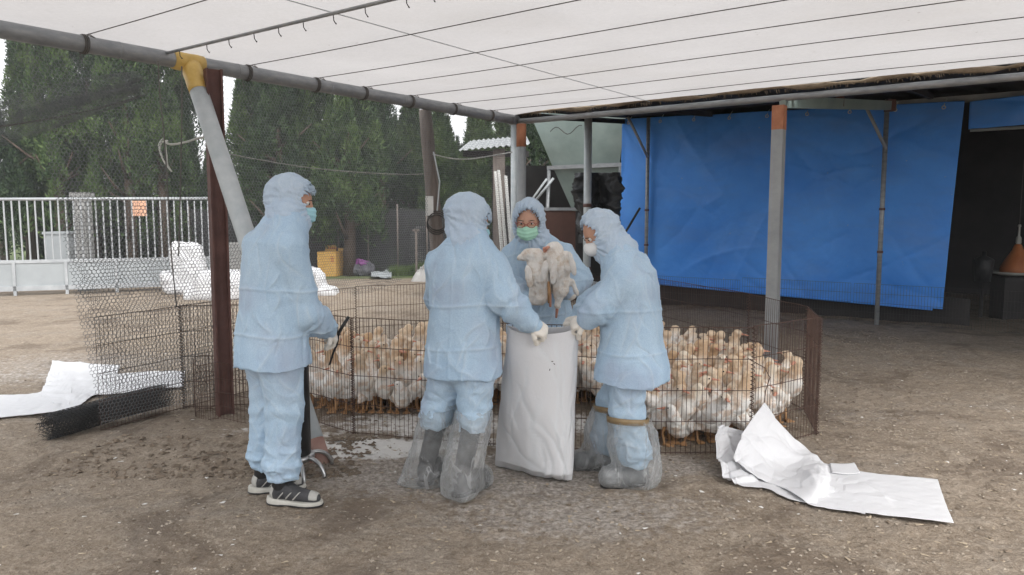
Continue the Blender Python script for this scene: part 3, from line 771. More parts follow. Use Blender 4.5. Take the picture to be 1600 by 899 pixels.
# grid fence at the foot of the shed
def gridpanel_local(L, H, dx, dz, r=.0016, slant=0):
    m = MB()
    n = max(1, round(L/dx))
    for q in range(n+1): m.tube([(L*q/n, 0, 0), (L*q/n, 0, H)], r, 4)
    mh = MB()
    k_ = max(1, round(H/dz))
    for q in range(k_+1): mh.tube([(0, .003, H*q/k_), (L, .003, H*q/k_)], r*1.25, 4)
    return m, mh
for k_, t in enumerate(np.arange(-1.5, 9, 1.5)):
    p = WL(t, -.28, .03+gz(*WL(t, -.28, 0).xy)*.8)
    fr = empty('mesh_fence_panel', p, R(-36)); a_, b_ = gridpanel_local(1.46, .5, .035, .12, .0016)
    a_.build('upright_wires', M['wire_dark'], fr); b_.build('cross_wires', M['wire_dark'], fr)
    lb = ['low welded wire panel left of the hopper legs', 'low welded wire panel behind the third and fourth workers', 'low welded wire panel under the left part of the tarpaulin', 'low welded wire panel under the middle of the tarpaulin', 'low welded wire panel beside the right thin post', 'low welded wire panel across the dark shed opening', 'low welded wire panel at the right edge of the photo'][k_]
    tag(fr, lb, 'fence panel', 'low wire fence along the shed')
# orange feeder in the dark
fp = D(1588, 428, 10.2); fd = empty('hanging_feeder', fp, label='orange bell shaped feeder with a pale stem inside the dark shed', cat='feeder')
fd.scale = (.72, .72, .8)
m = MB(); m.lathe([(.02, .52), (.06, .5), (.1, .4), (.2, .25), (.27, .12), (.28, .02), (.25, 0)]); m.build('bell', M['feeder'], fd, True)
m = MB(); m.lathe([(.02, .5), (.05, .53), (.045, .62), (.02, .66), (.018, .8), (.03, .82), (.02, .85)]); m.build('stem', M['pale_plastic'], fd, True)
m = MB(); m.lathe([(.3, -.02), (.42, .0), (.43, .04), (.41, .035), (.3, .005)]); m.build('tray', M['pale_plastic'], fd, True)
m = MB(); m.tube([(0, 0, .85), (0, 0, 1.95)], .006, 5); m.build('hanging_cord', M['string'], fd)
p = D(1535, 440, 10.3); m = MB(); m.lathe([(.1, 0), (.13, .3), (.11, .32), (.03, .36), (.03, .42)], p+Vector((0, 0, 0)))
tag(m.build('drinker', M['dark_sheet'], None, True), 'small dark drinker barrel left of the orange feeder', 'drinker')
m = MB(); m.tube([(p.x, p.y, -.02), (p.x, p.y, p.z)], .03, 6); m.box((fp.x, fp.y, fp.z/2-.02), (.5, .3, fp.z-.05))
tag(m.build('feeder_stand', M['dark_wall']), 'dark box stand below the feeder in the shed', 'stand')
# ---- feed hopper
hc = Vector((1.72, 14.0, 0)); hop = empty('feed_hopper', hc, R(-36), 'pale green feed hopper tapering down beside the tarpaulin', 'hopper')
def frus(z0, r0, z1, r1, th=.02):
    V = []; 
    for r_, z in ((r0, z0), (r1, z1)):
        V += [(-r_, -r_, z), (r_, -r_, z), (r_, r_, z), (-r_, r_, z)]
    F = [(0, 1, 5, 4), (1, 2, 6, 5), (2, 3, 7, 6), (3, 0, 4, 7), (3, 2, 1, 0), (4, 5, 6, 7)]
    return V, F
for nm, z0, r0, z1, r1, mt in [('lower_cone', .9, .2, 2.34, .68, 'silo'), ('upper_cone', 2.37, .69, 3.5, 1.05, 'silo')]:
    m = MB(); m.add(*frus(z0, r0, z1, r1)); m.build(nm, M[mt], hop)
m = MB()
for s_ in (-1, 1):
    m.box((0, s_*.74, 2.355), (1.54, .06, .07)); m.box((s_*.74, 0, 2.355), (.06, 1.42, .07))
m.build('frame_ring', M['galv'], hop)
for sx in (-1, 1):
    for sy in (-1, 1):
        m = MB(); m.tube([(sx*.8, sy*.8, -.05), (sx*.74, sy*.74, 2.32)], .035, 8); m.build('leg', M['galv'], hop, True)
m = MB(); m.tube([(-.9, -.95, 1.75), (-.6, -.8, 2.16)], .025, 6); m.tube([(-1.25, -.9, 1.5), (-.75, -.8, 2.15)], .022, 6); m.build('brace', M['galv_lt'], hop, True)
m = MB(); m.tube([(-.55+.06*i_, -1.0-.0*i_, 2.98+.07*math.sin(i_*.75)) for i_ in range(12)], .008, 5); m.build('loose_chain', M['wire_dark'], hop)
p = D(918, 300, 10.6); m = MB(); m.tube([(p.x, p.y, -.05), (p.x, p.y, 2.95)], .055, 14)
vp = m.build('vertical_pipe', M['galv_lt'], None, True); tag(vp, 'pale vertical pipe in front of the green hopper', 'pipe')
for z in (.7, 1.6):
    m = MB(); m.tube([(p.x, p.y, z), (p.x, p.y, z+.05)], .06, 14); m.build('collar', M['rust'], vp, True)
dsx = sheet('black_plastic_sheet', [[D(x0, y, Y_) for x0, Y_ in ((898+k_*2, 11.2), (915, 11.05), (935, 11.3), (958+k_, 11.15), (968, 11.2))] for k_, y in enumerate((270, 305, 340, 380))], 50, 60, M['dark_sheet'], None, .004, .05, 4, 8)
tag(dsx, 'torn black plastic sheet hanging below the green hopper', 'plastic sheet')
# ---- lean-to with corrugated roof
ln = empty('corrugated_lean_to', D(790, 420, 13.5)*1.0, 0, 'dark lean-to with pale corrugated roof edge behind the corner posts', 'lean-to')
ln.location.z = 0; L0 = Vector(ln.location)
V = []; F = []; xs_ = np.arange(-.75, .42, .02)
for yy, zz in ((-1.2, 2.62), (2.2, 3.1)):
    for x in xs_: V.append((x, yy+.1*x, zz+.016*math.sin(x*2*math.pi/.1)+.1*x))
n_ = len(xs_); F = [(q, q+1, n_+q+1, n_+q) for q in range(n_-1)]
V2 = V+[(x, y, z-.012) for x, y, z in V]; F2 = F+[tuple(i_+2*n_ for i_ in reversed(f_)) for f_ in F]+[(q+1, q, q+2*n_, q+1+2*n_) for q in range(n_-1)]
mesh('roof_sheet', V2, F2, M['gutter'], ln, True)
for x in (-.1, 2.4):
    m = MB(); m.box((x, -1.0, 1.28), (.2, .12, 2.6)); m.build('post', M['wood_pole'], ln)
m = MB(); m.box((1.3, 2.0, 1.25), (3.2, .06, 2.5)); m.build('back_wall', M['dark_wall'], ln)
m = MB(); m.box((-.15, -1.0, 2.5), (1.1, .08, .1)); m.build('fascia', M['dark_wall'], ln)
dp = D(871, 380, 12.9); dd = empty('brown_panel', (dp.x, dp.y, 0), 0, 'red brown panel with pale top rail under the hopper', 'panel')
m = MB(); m.box((0, 0, .78), (.62, .04, 1.56)); m.build('board', M['brown_door'], dd)
m = MB(); m.box((0, -.01, 1.59), (.66, .07, .05)); m.build('top_rail', M['galv'], dd)
for s_ in (-.34, .34):
    m = MB(); m.box((s_, 0, .78), (.05, .06, 1.56)); m.build('side_post', M['dark_wall'], dd)
for k_, (xa, ya, xb, yb, lb) in enumerate([(774, 268, 792, 420, 'leftmost white slat leaning beside the dark post'), (779, 266, 800, 420, 'second white slat leaning beside the dark post'), (790, 275, 806, 420, 'white slat leaning closest to the pale pipe post')]):
    a_ = D(xa, ya, 11.9); b_ = D(xb, yb, 11.4); b_.z = 0; m = MB(); d_ = b_-a_
    m.box((a_+b_)/2, (.05, .02, d_.length), Vector((0, 0, 1)).rotation_difference(d_.normalized()).to_matrix())
    tag(m.build('white_lath', M['plank']), lb, 'slat', 'white slats leaning by the lean-to')
m = MB(); a_ = G(905, 425); m.add(*[[(0.2, 10.6, .62), (1.75, 10.2, .35), (1.75, 11.0, .4), (.2, 11.4, .68), (0.2, 10.6, .6), (1.75, 10.2, .33), (1.75, 11.0, .38), (.2, 11.4, .66)], [(0, 1, 2, 3), (7, 6, 5, 4), (0, 4, 5, 1), (1, 5, 6, 2), (2, 6, 7, 3), (3, 7, 4, 0)]])
tag(m.build('grey_board', M['gutter']), 'sloping grey board behind the third worker', 'board')
# ---- utility pole
ut = D(664, 172, 7.75); ub = D(700, 560, 7.75); ub.z = -.1
up_ = empty('wooden_pole', ub, 0, 'weathered leaning wooden pole with a white plate and coiled wire', 'pole'); d_ = ut-ub
m = MB(); m.tube([d_*t for t in np.linspace(0, 1, 10)], [.085-.02*t+.002*math.sin(t*30) for t in np.linspace(0, 1, 10)], 12); m.build('shaft', M['wood_pole'], up_, True)
q = D(671, 322, 7.66)-ub; m = MB(); m.box(q, (.08, .02, .2)); m.build('white_plate', M['plank'], up_)
q = D(683, 345, 7.66)-ub; m = MB()
for k_ in range(3): m.tube([q+Vector((.1*math.cos(a_), -.03*k_, -.02*k_+.1*math.sin(a_))) for a_ in np.linspace(0, 6.28, 16)], .007, 5)
m.build('coiled_wire', M['wire_dark'], up_, True)
m = MB(); m.tube([q+Vector((0, 0, .1)), q+Vector((.03, 0, .4)), q+Vector((-.03, 0, .7))], .008, 5); m.build('cable', M['galv_lt'], up_)
def rope(name, pts, r, mat, lb, cat='rope'):
    m = MB(); P = crom(np.array([tuple(p) for p in pts]), len(pts)*6); m.tube(P, r, 6); return tag(m.build(name, mat, None, True), lb, cat)
rope('sagging_cord', [D(676, 241, 7.7), D(700, 247, 7.9), D(730, 249, 8.3), D(767, 244, 8.8), D(800, 238, 9.3)], .007, M['rope'], 'pale cord sagging from the wooden pole to the corner posts', 'cord')
rope('knotted_rope', [D(344, 205, 5.5), D(330, 213, 5.45), D(310, 216, 5.45), D(292, 222, 5.4), D(268, 226, 5.35), D(258, 222, 5.35)], .008, M['rope'], 'pale rope tied from the red brown post sideways to the net', 'rope')
rope('hanging_loop', [D(262, 220, 5.35), D(252, 224, 5.35), D(250, 236, 5.34), D(256, 252, 5.34), D(268, 268, 5.35), D(262, 258, 5.36), D(260, 240, 5.36), D(256, 218, 5.36), D(248, 228, 5.35), D(254, 245, 5.35)], .006, M['rope'], 'pale knotted loop hanging on the dark string', 'rope')
rope('hanging_string', [D(247, 96, 5.25), D(250, 150, 5.25), D(257, 220, 5.25), D(262, 300, 5.28), D(268, 400, 5.3), D(276, 480, 5.4)], .005, M['string'], 'left dark string hanging from the pipe to the pen corner', 'string')
rope('hanging_string', [D(284, 104, 5.3), D(284, 180, 5.3), D(282, 290, 5.32), D(279, 400, 5.35)], .005, M['string'], 'right dark string hanging from the pipe close to the taped pole', 'string')
rope('fence_wire', [D(340, 238, 8.6), D(480, 262, 9.2), D(600, 272, 9.6), D(680, 272, 9.9)], .005, M['string'], 'thin dark wire sagging in front of the conifers', 'wire')
# ---- gate with vertical bars
g0 = G(-60, 465); g1 = G(330, 452); gdv = (g1-g0); gl = gdv.length; ga = math.atan2(gdv.y, gdv.x)
gate = empty('sliding_gate', g0, ga, 'pale metal gate with upright bars above grey sheet panels', 'gate')
zt = 1.5+(335-313)*13.8/1155; zm = 1.5-(408-335)*13.8/1155
m = MB(); m.tube([(0, 0, zt), (gl, 0, zt+.05)], .028, 8); m.build('top_rail', M['gate_metal'], gate, True)
m = MB(); m.box((gl/2, 0, zm), (gl, .06, .06)); m.build('middle_rail', M['gate_metal'], gate)
m = MB(); m.box((gl/2, -.01, .13), (gl, .07, .09)); m.build('bottom_rail', M['gate_metal'], gate)
nb = int(gl/.123)
barm = None
for q in range(nb+1):
    x = q*gl/nb
    if barm is None:
        mm = MB(); mm.tube([(0, 0, zm+.03), (0, 0, zt)], .015, 6); b_ = mm.build('bar', M['gate_metal'], gate); barm = b_.data
    else:
        b_ = bpy.data.objects.new('bar', barm); COL.objects.link(b_); b_.parent = gate
    b_.location = (x, 0, 0)
npan = 5
for q in range(npan):
    m = MB(); m.box(((q+.5)*gl/npan, .0, (zm+.17)/2), (gl/npan-.05, .03, zm-.17)); m.build('sheet_panel', M['gate_sheet'], gate)
for q in range(npan+1):
    m = MB(); m.box((q*gl/npan, -.01, zm/2), (.05, .07, zm)); m.build('stile', M['gate_metal'], gate)
pq = D(218, 326, 13.2); m = MB(); m.box(pq, (.24, .01, .27)); 
nz = m.build('paper_notice', M['orange_paper']); tag(nz, 'faded orange paper notice tied to the gate bars', 'notice')
pp = D(131, 360, 14.6); gp = empty('gate_pillar', (pp.x, pp.y, 0), 0, 'pale concrete pillar standing behind the gate bars', 'pillar')
m = MB(); m.box((0, 0, .9), (.24, .24, 1.9)); m.build('shaft', M['concrete'], gp); m = MB(); m.box((0, 0, 1.88), (.32, .32, .08)); m.build('cap', M['concrete'], gp)
pp = D(97, 395, 15.2); m = MB(); m.box((pp.x, pp.y, .6), (.5, .35, 1.0)); m.box((pp.x, pp.y, 1.12), (.54, .39, .05))
tag(m.build('metal_cabinet', M['gate_sheet']), 'pale cabinet behind the gate left of the pillar', 'cabinet')
# low wall between gate and sacks
a_ = G(318, 452); m = MB(); m.box((a_.x+.55, a_.y+1.0, .45), (1.5, .16, .9)); lw = m.build('low_wall', M['concrete']); tag(lw, 'low grey block wall continuing right of the gate', 'wall')
# ---- shade-net fence behind, dark
def netgrid(name, W0, W1, z0, z1, cell, r, mat, parent=None):
    L = (W1-W0).length; d = (W1-W0).normalized(); V = []; F = []
    nx = int(L/cell); nz_ = int((z1-z0)/cell); c = 0
    for q in range(nx+1):
        p = W0+d*(q*L/nx)
        V += [(p.x-d.x*r, p.y-d.y*r, z0), (p.x+d.x*r, p.y+d.y*r, z0), (p.x+d.x*r, p.y+d.y*r, z1), (p.x-d.x*r, p.y-d.y*r, z1)]; F.append((c, c+1, c+2, c+3)); c += 4
    for q in range(nz_+1):
        z = z0+(z1-z0)*q/nz_
        V += [(W0.x, W0.y+.004, z-r), (W1.x, W1.y+.004, z-r), (W1.x, W1.y+.004, z+r), (W0.x, W0.y+.004, z+r)]; F.append((c, c+1, c+2, c+3)); c += 4
    return mesh(name, V, F, mat, parent)
sf = empty('shade_net_fence', G(340, 420), 0, 'dark shade net fence strung between thin posts below the conifers', 'fence')
a_ = G(300, 428.5); b_ = G(760, 428.5)
nf = rel(netgrid('netting', a_, b_, .05, 1.62, .045, .009, M['net']), sf)
rel(netgrid('netting', a_+Vector((0, .3, 0)), b_+Vector((0, .3, 0)), .05, 1.55, .05, .011, M['net']), sf)
for q in range(11):
    p = a_+(b_-a_)*(q/10); m = MB(); m.tube([(p.x, p.y-.03, 0), (p.x+random.uniform(-.03, .03), p.y-.03, 1.75)], .022, 6); rel(m.build('post', M['wood_pole'], None, True), sf)
# distant things between the trunks
m = MB(); m.box((-7.6, 60, 2.0), (12, 8, 4.0)); m.add([(-14, 55.5, 4), (-1.2, 55.5, 4), (-1.2, 64.5, 4), (-14, 64.5, 4), (-14, 60, 5.6), (-1.2, 60, 5.6)], [(0, 1, 5, 4), (2, 3, 4, 5), (0, 4, 3), (1, 2, 5), (3, 2, 1, 0)])
tag(m.build('far_building', M['concrete']), 'pale grey distant building seen low between the tree trunks', 'building')
pp = D(706, 322, 26); m = MB(); m.box((pp.x, pp.y, .8), (.7, .6, 1.7)); m.box((pp.x, pp.y, 1.67), (.76, .66, .06))
tag(m.build('grey_cabinet', M['gate_sheet']), 'grey cabinet in the field right of the wooden pole', 'cabinet')
# pale gravel heap
def heap(name, c, r, h, mat, lb, cat, seed, n=26, rough=.16):
    th = np.linspace(0, 2*np.pi, n*2, endpoint=False); V = []; 
    rr = np.linspace(0, 1, n)
    A, B = np.meshgrid(rr, th, indexing='ij'); X = A*np.cos(B); Y = A*np.sin(B)
    Z = (1-A**1.5)*(1+rough*2.5*fbm(np.stack([X*3, Y*3, X*0], -1), seed, 4))+rough*ridge(np.stack([X*9, Y*9, X*0], -1), seed)*.25*(1-A)
    P = np.stack([c[0]+X*r[0], c[1]+Y*r[1], c[2]+Z*h-.03*A], -1).reshape(-1, 3)
    i, j = np.meshgrid(np.arange(n-1), np.arange(2*n), indexing='ij'); j2 = (j+1) % (2*n)
    Q = np.stack([i*2*n+j, (i+1)*2*n+j, (i+1)*2*n+j2, i*2*n+j2], -1).reshape(-1, 4)
    return tag(mesh(name, P, Q, mat, None, True), lb, cat)
heap('pale_heap', (D(668, 370, 19.9).x, 19.9, -.05), (1.1, .5), 1.3, M['rock'], 'pale gravel heap behind the foot of the wooden pole', 'gravel heap', 3, rough=.1)
heap('pale_heap', (D(395, 350, 24).x, 24, -.05), (1.3, 1.2), 2.1, M['rock'], 'pale mound added for the sky gap between the leaning pole and the first worker', 'gravel heap', 5, rough=.12)  # pale mound added to stand in for bright sky through the foliage
heap('rubble_rock', (*D(668, 418, 16.3).xy, -.02), (.42, .35), .42, M['rock'], 'white rocks piled left of the second worker', 'rocks', 6, 14, .3)
# yellow carton with flap, bottle, purple bag
yb = G(517, 431); yb = empty('cardboard_box', yb, R(-8), 'tall yellow cardboard box with open flaps and red print', 'box')
m = MB()
for (c_, d_) in [((0, -.25, .3), (.46, .012, .6)), ((0, .25, .3), (.46, .012, .6)), ((-.229, 0, .3), (.012, .488, .6)), ((.229, 0, .3), (.012, .488, .6)), ((0, 0, .01), (.44, .48, .012))]: m.box(c_, d_)
m.build('body', M['card_yellow'], yb)
m = MB(); m.box((-.09, .27, .66), (.28, .012, .16), Matrix.Rotation(R(-10), 3, 'X')); m.build('flap', M['card_yellow'], yb)
m = MB(); m.box((.16, .27, .62), (.14, .012, .1), Matrix.Rotation(R(-14), 3, 'X')); m.build('flap', M['card_yellow'], yb)
m = MB()
for k_ in range(4): m.box((.15, -.258, .48-.04*k_), (.07 if k_ % 2 else .05, .004, .022))
for k_ in range(5): m.box((-.15+.05*k_, .262, .66), (.03, .004, .05))
m.build('print', M['card_print'], yb)
pp = G(543, 427); m = MB(); m.lathe([(.06, 0), (.065, .02), (.065, .22), (.02, .3), (.02, .34)], pp, 12); bt = m.build('plastic_bottle', M['pale_plastic'], None, True); tag(bt, 'small pale bottle standing right of the yellow box', 'bottle')
m = MB(); m.lathe([(.025, .34), (.025, .37)], pp, 10); c_ = m.build('cap', M['plank'], bt)
pp = G(566, 431)
def bagf(p): return smin(smin(ell(p, (0, 0, .13), (.3, .2, .17)), ell(p, (.12, .03, .22), (.16, .12, .14)), .08), ell(p, (-.18, 0, .2), (.12, .12, .16)), .05)
bg_ = sdf_mesh('rubbish_bag', bagf, (-.4, -.3, -.05), (.4, .3, .45), .02, M['dark_cloth'], None, lambda V: .025*ridge(V*9, 4)); bg_.location = pp; tag(bg_, 'dark grey bundled bag with purple top beside the grass', 'bag')
pt = sdf_mesh('purple_wrapping', lambda p: ell(p, (-.05, 0, .3), (.2, .12, .1)), (-.4, -.3, .1), (.4, .3, .5), .018, M['purple'], bg_, lambda V: .04*ridge(V*11, 2))
sh_ = sheet('grey_mat', [[G(x, y)+Vector((0, 0, .05+.04*((x+y) % 3))) for y in (428, 433, 438)] for x in (580, 592, 603, 612)], 20, 14, M['gate_sheet'], None, .012, .02, 6, 3); tag(sh_, 'crumpled grey mat on the ground right of the purple bag', 'mat')
# grass and weeds in the distance (stuff)
def grass(name, n, area, h, mat, lb, seed):
    r = np.random.default_rng(seed); X = r.uniform(area[0], area[1], n); Y = r.uniform(area[2], area[3], n); hh = h*r.uniform(.4, 1.2, n)*(1+.6*vn(np.stack([X*1.5, Y*1.5, X*0], -1), seed))
    th = r.uniform(0, 3.14, n); wd = .01+.008*r.random(n); lx = r.normal(0, .3, n)*hh; ly = r.normal(0, .3, n)*hh; z = gheight(X, Y)
    V = np.stack([np.stack([X-wd*np.cos(th), Y-wd*np.sin(th), z], -1), np.stack([X+wd*np.cos(th), Y+wd*np.sin(th), z], -1), np.stack([X+lx, Y+ly, z+hh], -1)], 1).reshape(-1, 3)
    return tag(mesh(name, V, np.arange(3*n).reshape(-1, 3), mat), lb, 'grass', kind='stuff')
grass('grass', 12000, (-3.0, 1.0, 18.0, 18.9), .22, M['grass_blade'], 'rough green grass growing below the shade net fence', 5)
grass('field_grass', 20000, (-6, 6, 20, 45), .5, M['grass_blade'], 'bright field grass beyond the tree trunks', 6)
def leafcloud(centers, rads, n, size, r, up=.5, elong=2.2):
    centers = np.asarray(centers, dtype=float); k = r.integers(0, len(centers), n); rad = np.asarray(rads)[k]
    d = r.normal(size=(n, 3)); d /= np.linalg.norm(d, axis=1)[:, None]; rr = r.uniform(.3, 1, n)**.4
    P = centers[k]+d*rad*rr[:, None]
    dirv = d*(1-up)+np.array([0, 0, up])+r.normal(0, .25, (n, 3)); dirv /= np.linalg.norm(dirv, axis=1)[:, None]
    side = np.cross(dirv, r.normal(size=(n, 3))); side /= np.maximum(np.linalg.norm(side, axis=1), 1e-6)[:, None]
    s = size*r.uniform(.6, 1.4, n)[:, None]
    V = np.stack([P-side*s*.5, P+side*s*.5, P+dirv*s*elong], 1).reshape(-1, 3)
    return V, np.arange(3*n).reshape(-1, 3)
# shrubs under the box line
for k_, (px, py, w_, h_, lb) in enumerate([(588, 415, .8, .75, 'leafy green weeds growing in front of the shade net'), (625, 418, .6, .45, 'low green weeds left of the pale stake'), (365, 360, .5, .8, 'small green shrub between the red brown post and the leaning pole')]):
    r = np.random.default_rng(30+k_); p = G(px, 425); c_ = [(p.x+r.normal(0, w_*.5), p.y+r.normal(0, .3), abs(r.normal(0, h_*.4))+.15) for _ in range(22)]
    V, F = leafcloud(c_, [[.22, .22, .2]]*22, 2600, .03, r, .3); sh = tag(mesh('shrub', V, F, M['shrub']), lb, 'shrub')
p = G(651, 434); m = MB(); m.box((p.x, p.y, .55), (.05, .05, 1.15)); m.box((p.x, p.y, 1.12), (.16, .05, .05)); tag(m.build('wooden_stake', M['wood_pole']), 'thin pale stake standing in the grass left of the second worker', 'stake')
# ---- conifers
def conifer(x, y, h, wd, base, lb, seed, mat, n=24000, spires=None):
    base = min(base, .7)
    r = np.random.default_rng(seed)
    root = empty('conifer', (x, y, 0), 0, lb, 'tree', 'row of dark conifers behind the yard')
    m = MB(); m.tube([(0, 0, -.1), (.05, 0, h*.3), (0, .05, h*.6), (0, 0, h*.9)], [.16, .13, .08, .02], 8)
    for q in range(9):
        a_ = r.uniform(0, 6.28); z = base+r.uniform(0, h*.5); L = wd*r.uniform(.5, .9)
        m.tube([(0, 0, z), (math.cos(a_)*L*.5, math.sin(a_)*L*.5, z+L*.25), (math.cos(a_)*L, math.sin(a_)*L, z+L*.7)], [.05, .035, .012], 5)
    m.build('trunk', M['bark'], root, True)
    C = []; RD = []
    nf = 40
    for q in range(nf):
        t = r.random()**.8; z = base+(h-base)*t; a_ = r.uniform(0, 6.28)
        prof = (1-t)**.55*min(1, .65+t*2)
        rad = wd*prof*r.uniform(.45, 1.0); cx, cy = rad*math.cos(a_), rad*math.sin(a_)
        fl = r.uniform(.8, 1.5)*(.7+.35*(1-t))
        for k_ in range(6):     # a flame: stacked blobs narrowing upward
            f_ = k_/5; C.append((cx*(1-.1*f_), cy*(1-.1*f_), z+fl*f_)); w2 = .36*(1-f_*.88)*(.65+.5*(1-t)); RD.append((w2, w2, .24))
    for k_ in range(10):
        f_ = k_/9; C.append((0, 0, h-.9+.95*f_)); w2 = .32*(1-f_*.93); RD.append((w2, w2, .14))
    V, F = leafcloud(C, RD, n, .038, r, .55, 2.6)
    mesh('crown', V, F, mat, root)
    return root
def tx(px, Y): return (px-800)/1155*Y
def th_(py, Y): return 1.5+(335-py)*Y/1155
TR = [(-15, 17.5, 225, 1.35, .9), (50, 19, 66, .55, .8), (95, 18, 95, 1.2, .8), (150, 19.5, 60, 1.3, 1.0), (205, 18, 60, 1.3, 1.0), (256, 18.5, 70, 1.1, 1.0), (296, 19.5, 100, .62, .9),
      (345, 20.5, 225, .42, .9), (400, 19, 125, .72, 1.2), (440, 18, 120, 1.15, 1.1), (492, 18.8, 128, 1.1, 1.2), (545, 18, 138, 1.15, 1.1), (596, 20.3, 150, 1.05, 1.1), (645, 21.5, 185, .6, 1.2), (690, 19.5, 190, .42, 1.5),
      (712, 22, 268, .4, 1.9), (750, 19.5, 172, .5, 1.5), (790, 20, 190, .8, 1.2), (835, 21, 180, .9, 1.0), (885, 21, 185, .9, 1.0)]
TL = ['lower conifer at the left edge of the photo', 'conifer with tall thin tip near the left edge', 'conifer right of the tall thin tip at far left', 'conifer rising above the concrete gate pillar', 'conifer above the orange paper notice', 'conifer behind the knotted hanging rope', 'conifer behind the taped leaning pole',
      'small pointed conifer just right of the red brown post', 'conifer right of the wide gap of sky', 'conifer directly above the first worker', 'conifer right of the first worker head', 'conifer above the yellow box', 'conifer left of the pole, above the purple bag', 'conifer just left of the wooden pole top', 'narrow conifer just right of the wooden pole',
      'small conifer in the sky gap right of the wooden pole', 'narrow conifer left of the corrugated roof', 'conifer behind the pale pipe post', 'conifer behind the corner post and lean-to', 'conifer behind the green hopper']
for k_, ((px, Y, py, wd, bs), lb) in enumerate(zip(TR, TL)):
    conifer(tx(px, Y), Y, th_(py, Y), wd, bs, lb, 100+k_, M['leaf'] if k_ % 3 else M['leaf2'])
# second rank fills the mass
for k_, (px, py) in enumerate([(5, 300), (75, 190), (130, 160), (180, 150), (235, 160), (275, 170), (430, 200), (465, 190), (520, 200), (570, 205), (618, 230)]):
    conifer(tx(px, 23), 23, th_(py, 23), 1.5, .5, 'shorter conifer filling the row %s' % ['at the left edge', 'left of the gate pillar', 'behind the gate pillar', 'behind the orange notice', 'behind the gate end', 'behind the taped pole', 'left of the first worker head', 'behind the first worker hood', 'left of the yellow box', 'over the yellow box', 'left of the wooden pole'][k_], 200+k_, M['leaf2'], 16000)
# understorey hedge mass and far tree line
r = np.random.default_rng(77); C = [(r.uniform(-13, -5.6), r.uniform(19.5, 21.5), r.uniform(.1, 1.9)) for _ in range(260)]
V, F = leafcloud(C, [[.45, .45, .35]]*260, 42000, .05, r, .4); tag(mesh('hedge', V, F, M['leaf2']), 'dark hedge mass growing behind the barred gate', 'hedge', kind='stuff')
C = [(r.uniform(-5.6, 0), r.uniform(22, 23.5), r.uniform(.1, 1.5)) for _ in range(90)]
C = [c for c in C if not (-3.4 < c[0] < -1.2)]
V, F = leafcloud(C, [[.45, .45, .35]]*len(C), 15000, .05, r, .4); tag(mesh('undergrowth', V, F, M['leaf2']), 'dark undergrowth below the conifers behind the shade net', 'undergrowth', kind='stuff')
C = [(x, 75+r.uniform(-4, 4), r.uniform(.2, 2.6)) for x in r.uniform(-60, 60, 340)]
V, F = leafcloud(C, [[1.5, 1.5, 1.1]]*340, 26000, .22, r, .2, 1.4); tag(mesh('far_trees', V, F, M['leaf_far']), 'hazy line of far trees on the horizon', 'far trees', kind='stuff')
# ---- hexagonal bird net
def hexnet(name, fmap, s0, s1, t0, t1, cell, r, mat, keep=None, parent=None, jit=.15, seed=4):
    # cell = width between parallel sides; brick-like hex edges in (s,t)
    a = cell/math.sqrt(3)*1.0
    segs = []
    ns = int((s1-s0)/cell)+1; ntt = int((t1-t0)/(1.5*a))+1
    I, J = np.meshgrid(np.arange(ns), np.arange(ntt), indexing='ij')
    cx = s0+I*cell+(J % 2)*cell/2; cy = t0+J*1.5*a
    def c(k): 
        an = math.pi/6+k*math.pi/3; return cx+a*math.cos(an), cy+a*math.sin(an)
    for k in (0, 1, 5):   # three edges per cell: shared with neighbours
        A = c(k); B = c((k+1) % 6); segs.append(np.stack([A[0], A[1], B[0], B[1]], -1).reshape(-1, 4))
    Sg = np.concatenate(segs)
    if keep is not None: Sg = Sg[keep((Sg[:, 0]+Sg[:, 2])/2, (Sg[:, 1]+Sg[:, 3])/2)]
    def warp(s, t):
        P = np.stack([s/cell*.45, t/cell*.45, s*0], -1); return s+cell*jit*vn(P, seed), t+cell*jit*vn(P, seed+1)
    A = fmap(*warp(Sg[:, 0], Sg[:, 1])); B = fmap(*warp(Sg[:, 2], Sg[:, 3]))
    d = B-A; d /= np.maximum(np.linalg.norm(d, axis=1), 1e-9)[:, None]
    u = np.cross(d, np.array([.588*0+.809, -.588, .01])); u /= np.maximum(np.linalg.norm(u, axis=1), 1e-9)[:, None]; v = np.cross(d, u)
    off = [u, -.5*u+.87*v, -.5*u-.87*v]
    V = np.stack([A+o*r for o in off]+[B+o*r for o in off], 1).reshape(-1, 3); n = len(A)
    F0 = np.array([(0, 1, 4, 3), (1, 2, 5, 4), (2, 0, 3, 5)]); F = (F0[None]+6*np.arange(n)[:, None, None]).reshape(-1, 4)
    return mesh(name, V, F, mat, parent)
def plane(off=-.02, amp=.03, seed=0):
    def f(u, z):
        w = off+amp*vn(np.stack([u*1.2, z*1.2, u*0], -1), seed)*np.clip((PIPE_Z-z)*2, 0, 1)
        return np.stack([O.x+U.x*u+W_.x*w, O.y+U.y*u+W_.y*w, z], -1)
    return f
bn = hexnet('bird_net', plane(), -1.3, 3.9, .08, 2.56, .026, .0017, M['net_grey'], lambda u, z: (u > -1.16+.13*np.clip((2.5-z), 0, 3)) & ((z > .86+.1*np.sin(u*3)) | (u < .1)))
tag(bn, 'fine dark mesh net hanging from the pipe in front of the conifers', 'net', kind='stuff')
b2 = hexnet('coarse_net', plane(-.06, .05, 3), -1.25, .55, .12, 1.75, .031, .0016, M['net'], lambda u, z: (u > -1.08+.16*np.clip((2.2-z), 0, 3)+.02*np.sin(z*30)) & (z < 1.7-.25*(u+1)) & (z > .12))
tag(b2, 'coarser black mesh falling from the net to the roll on the ground', 'net', kind='stuff')
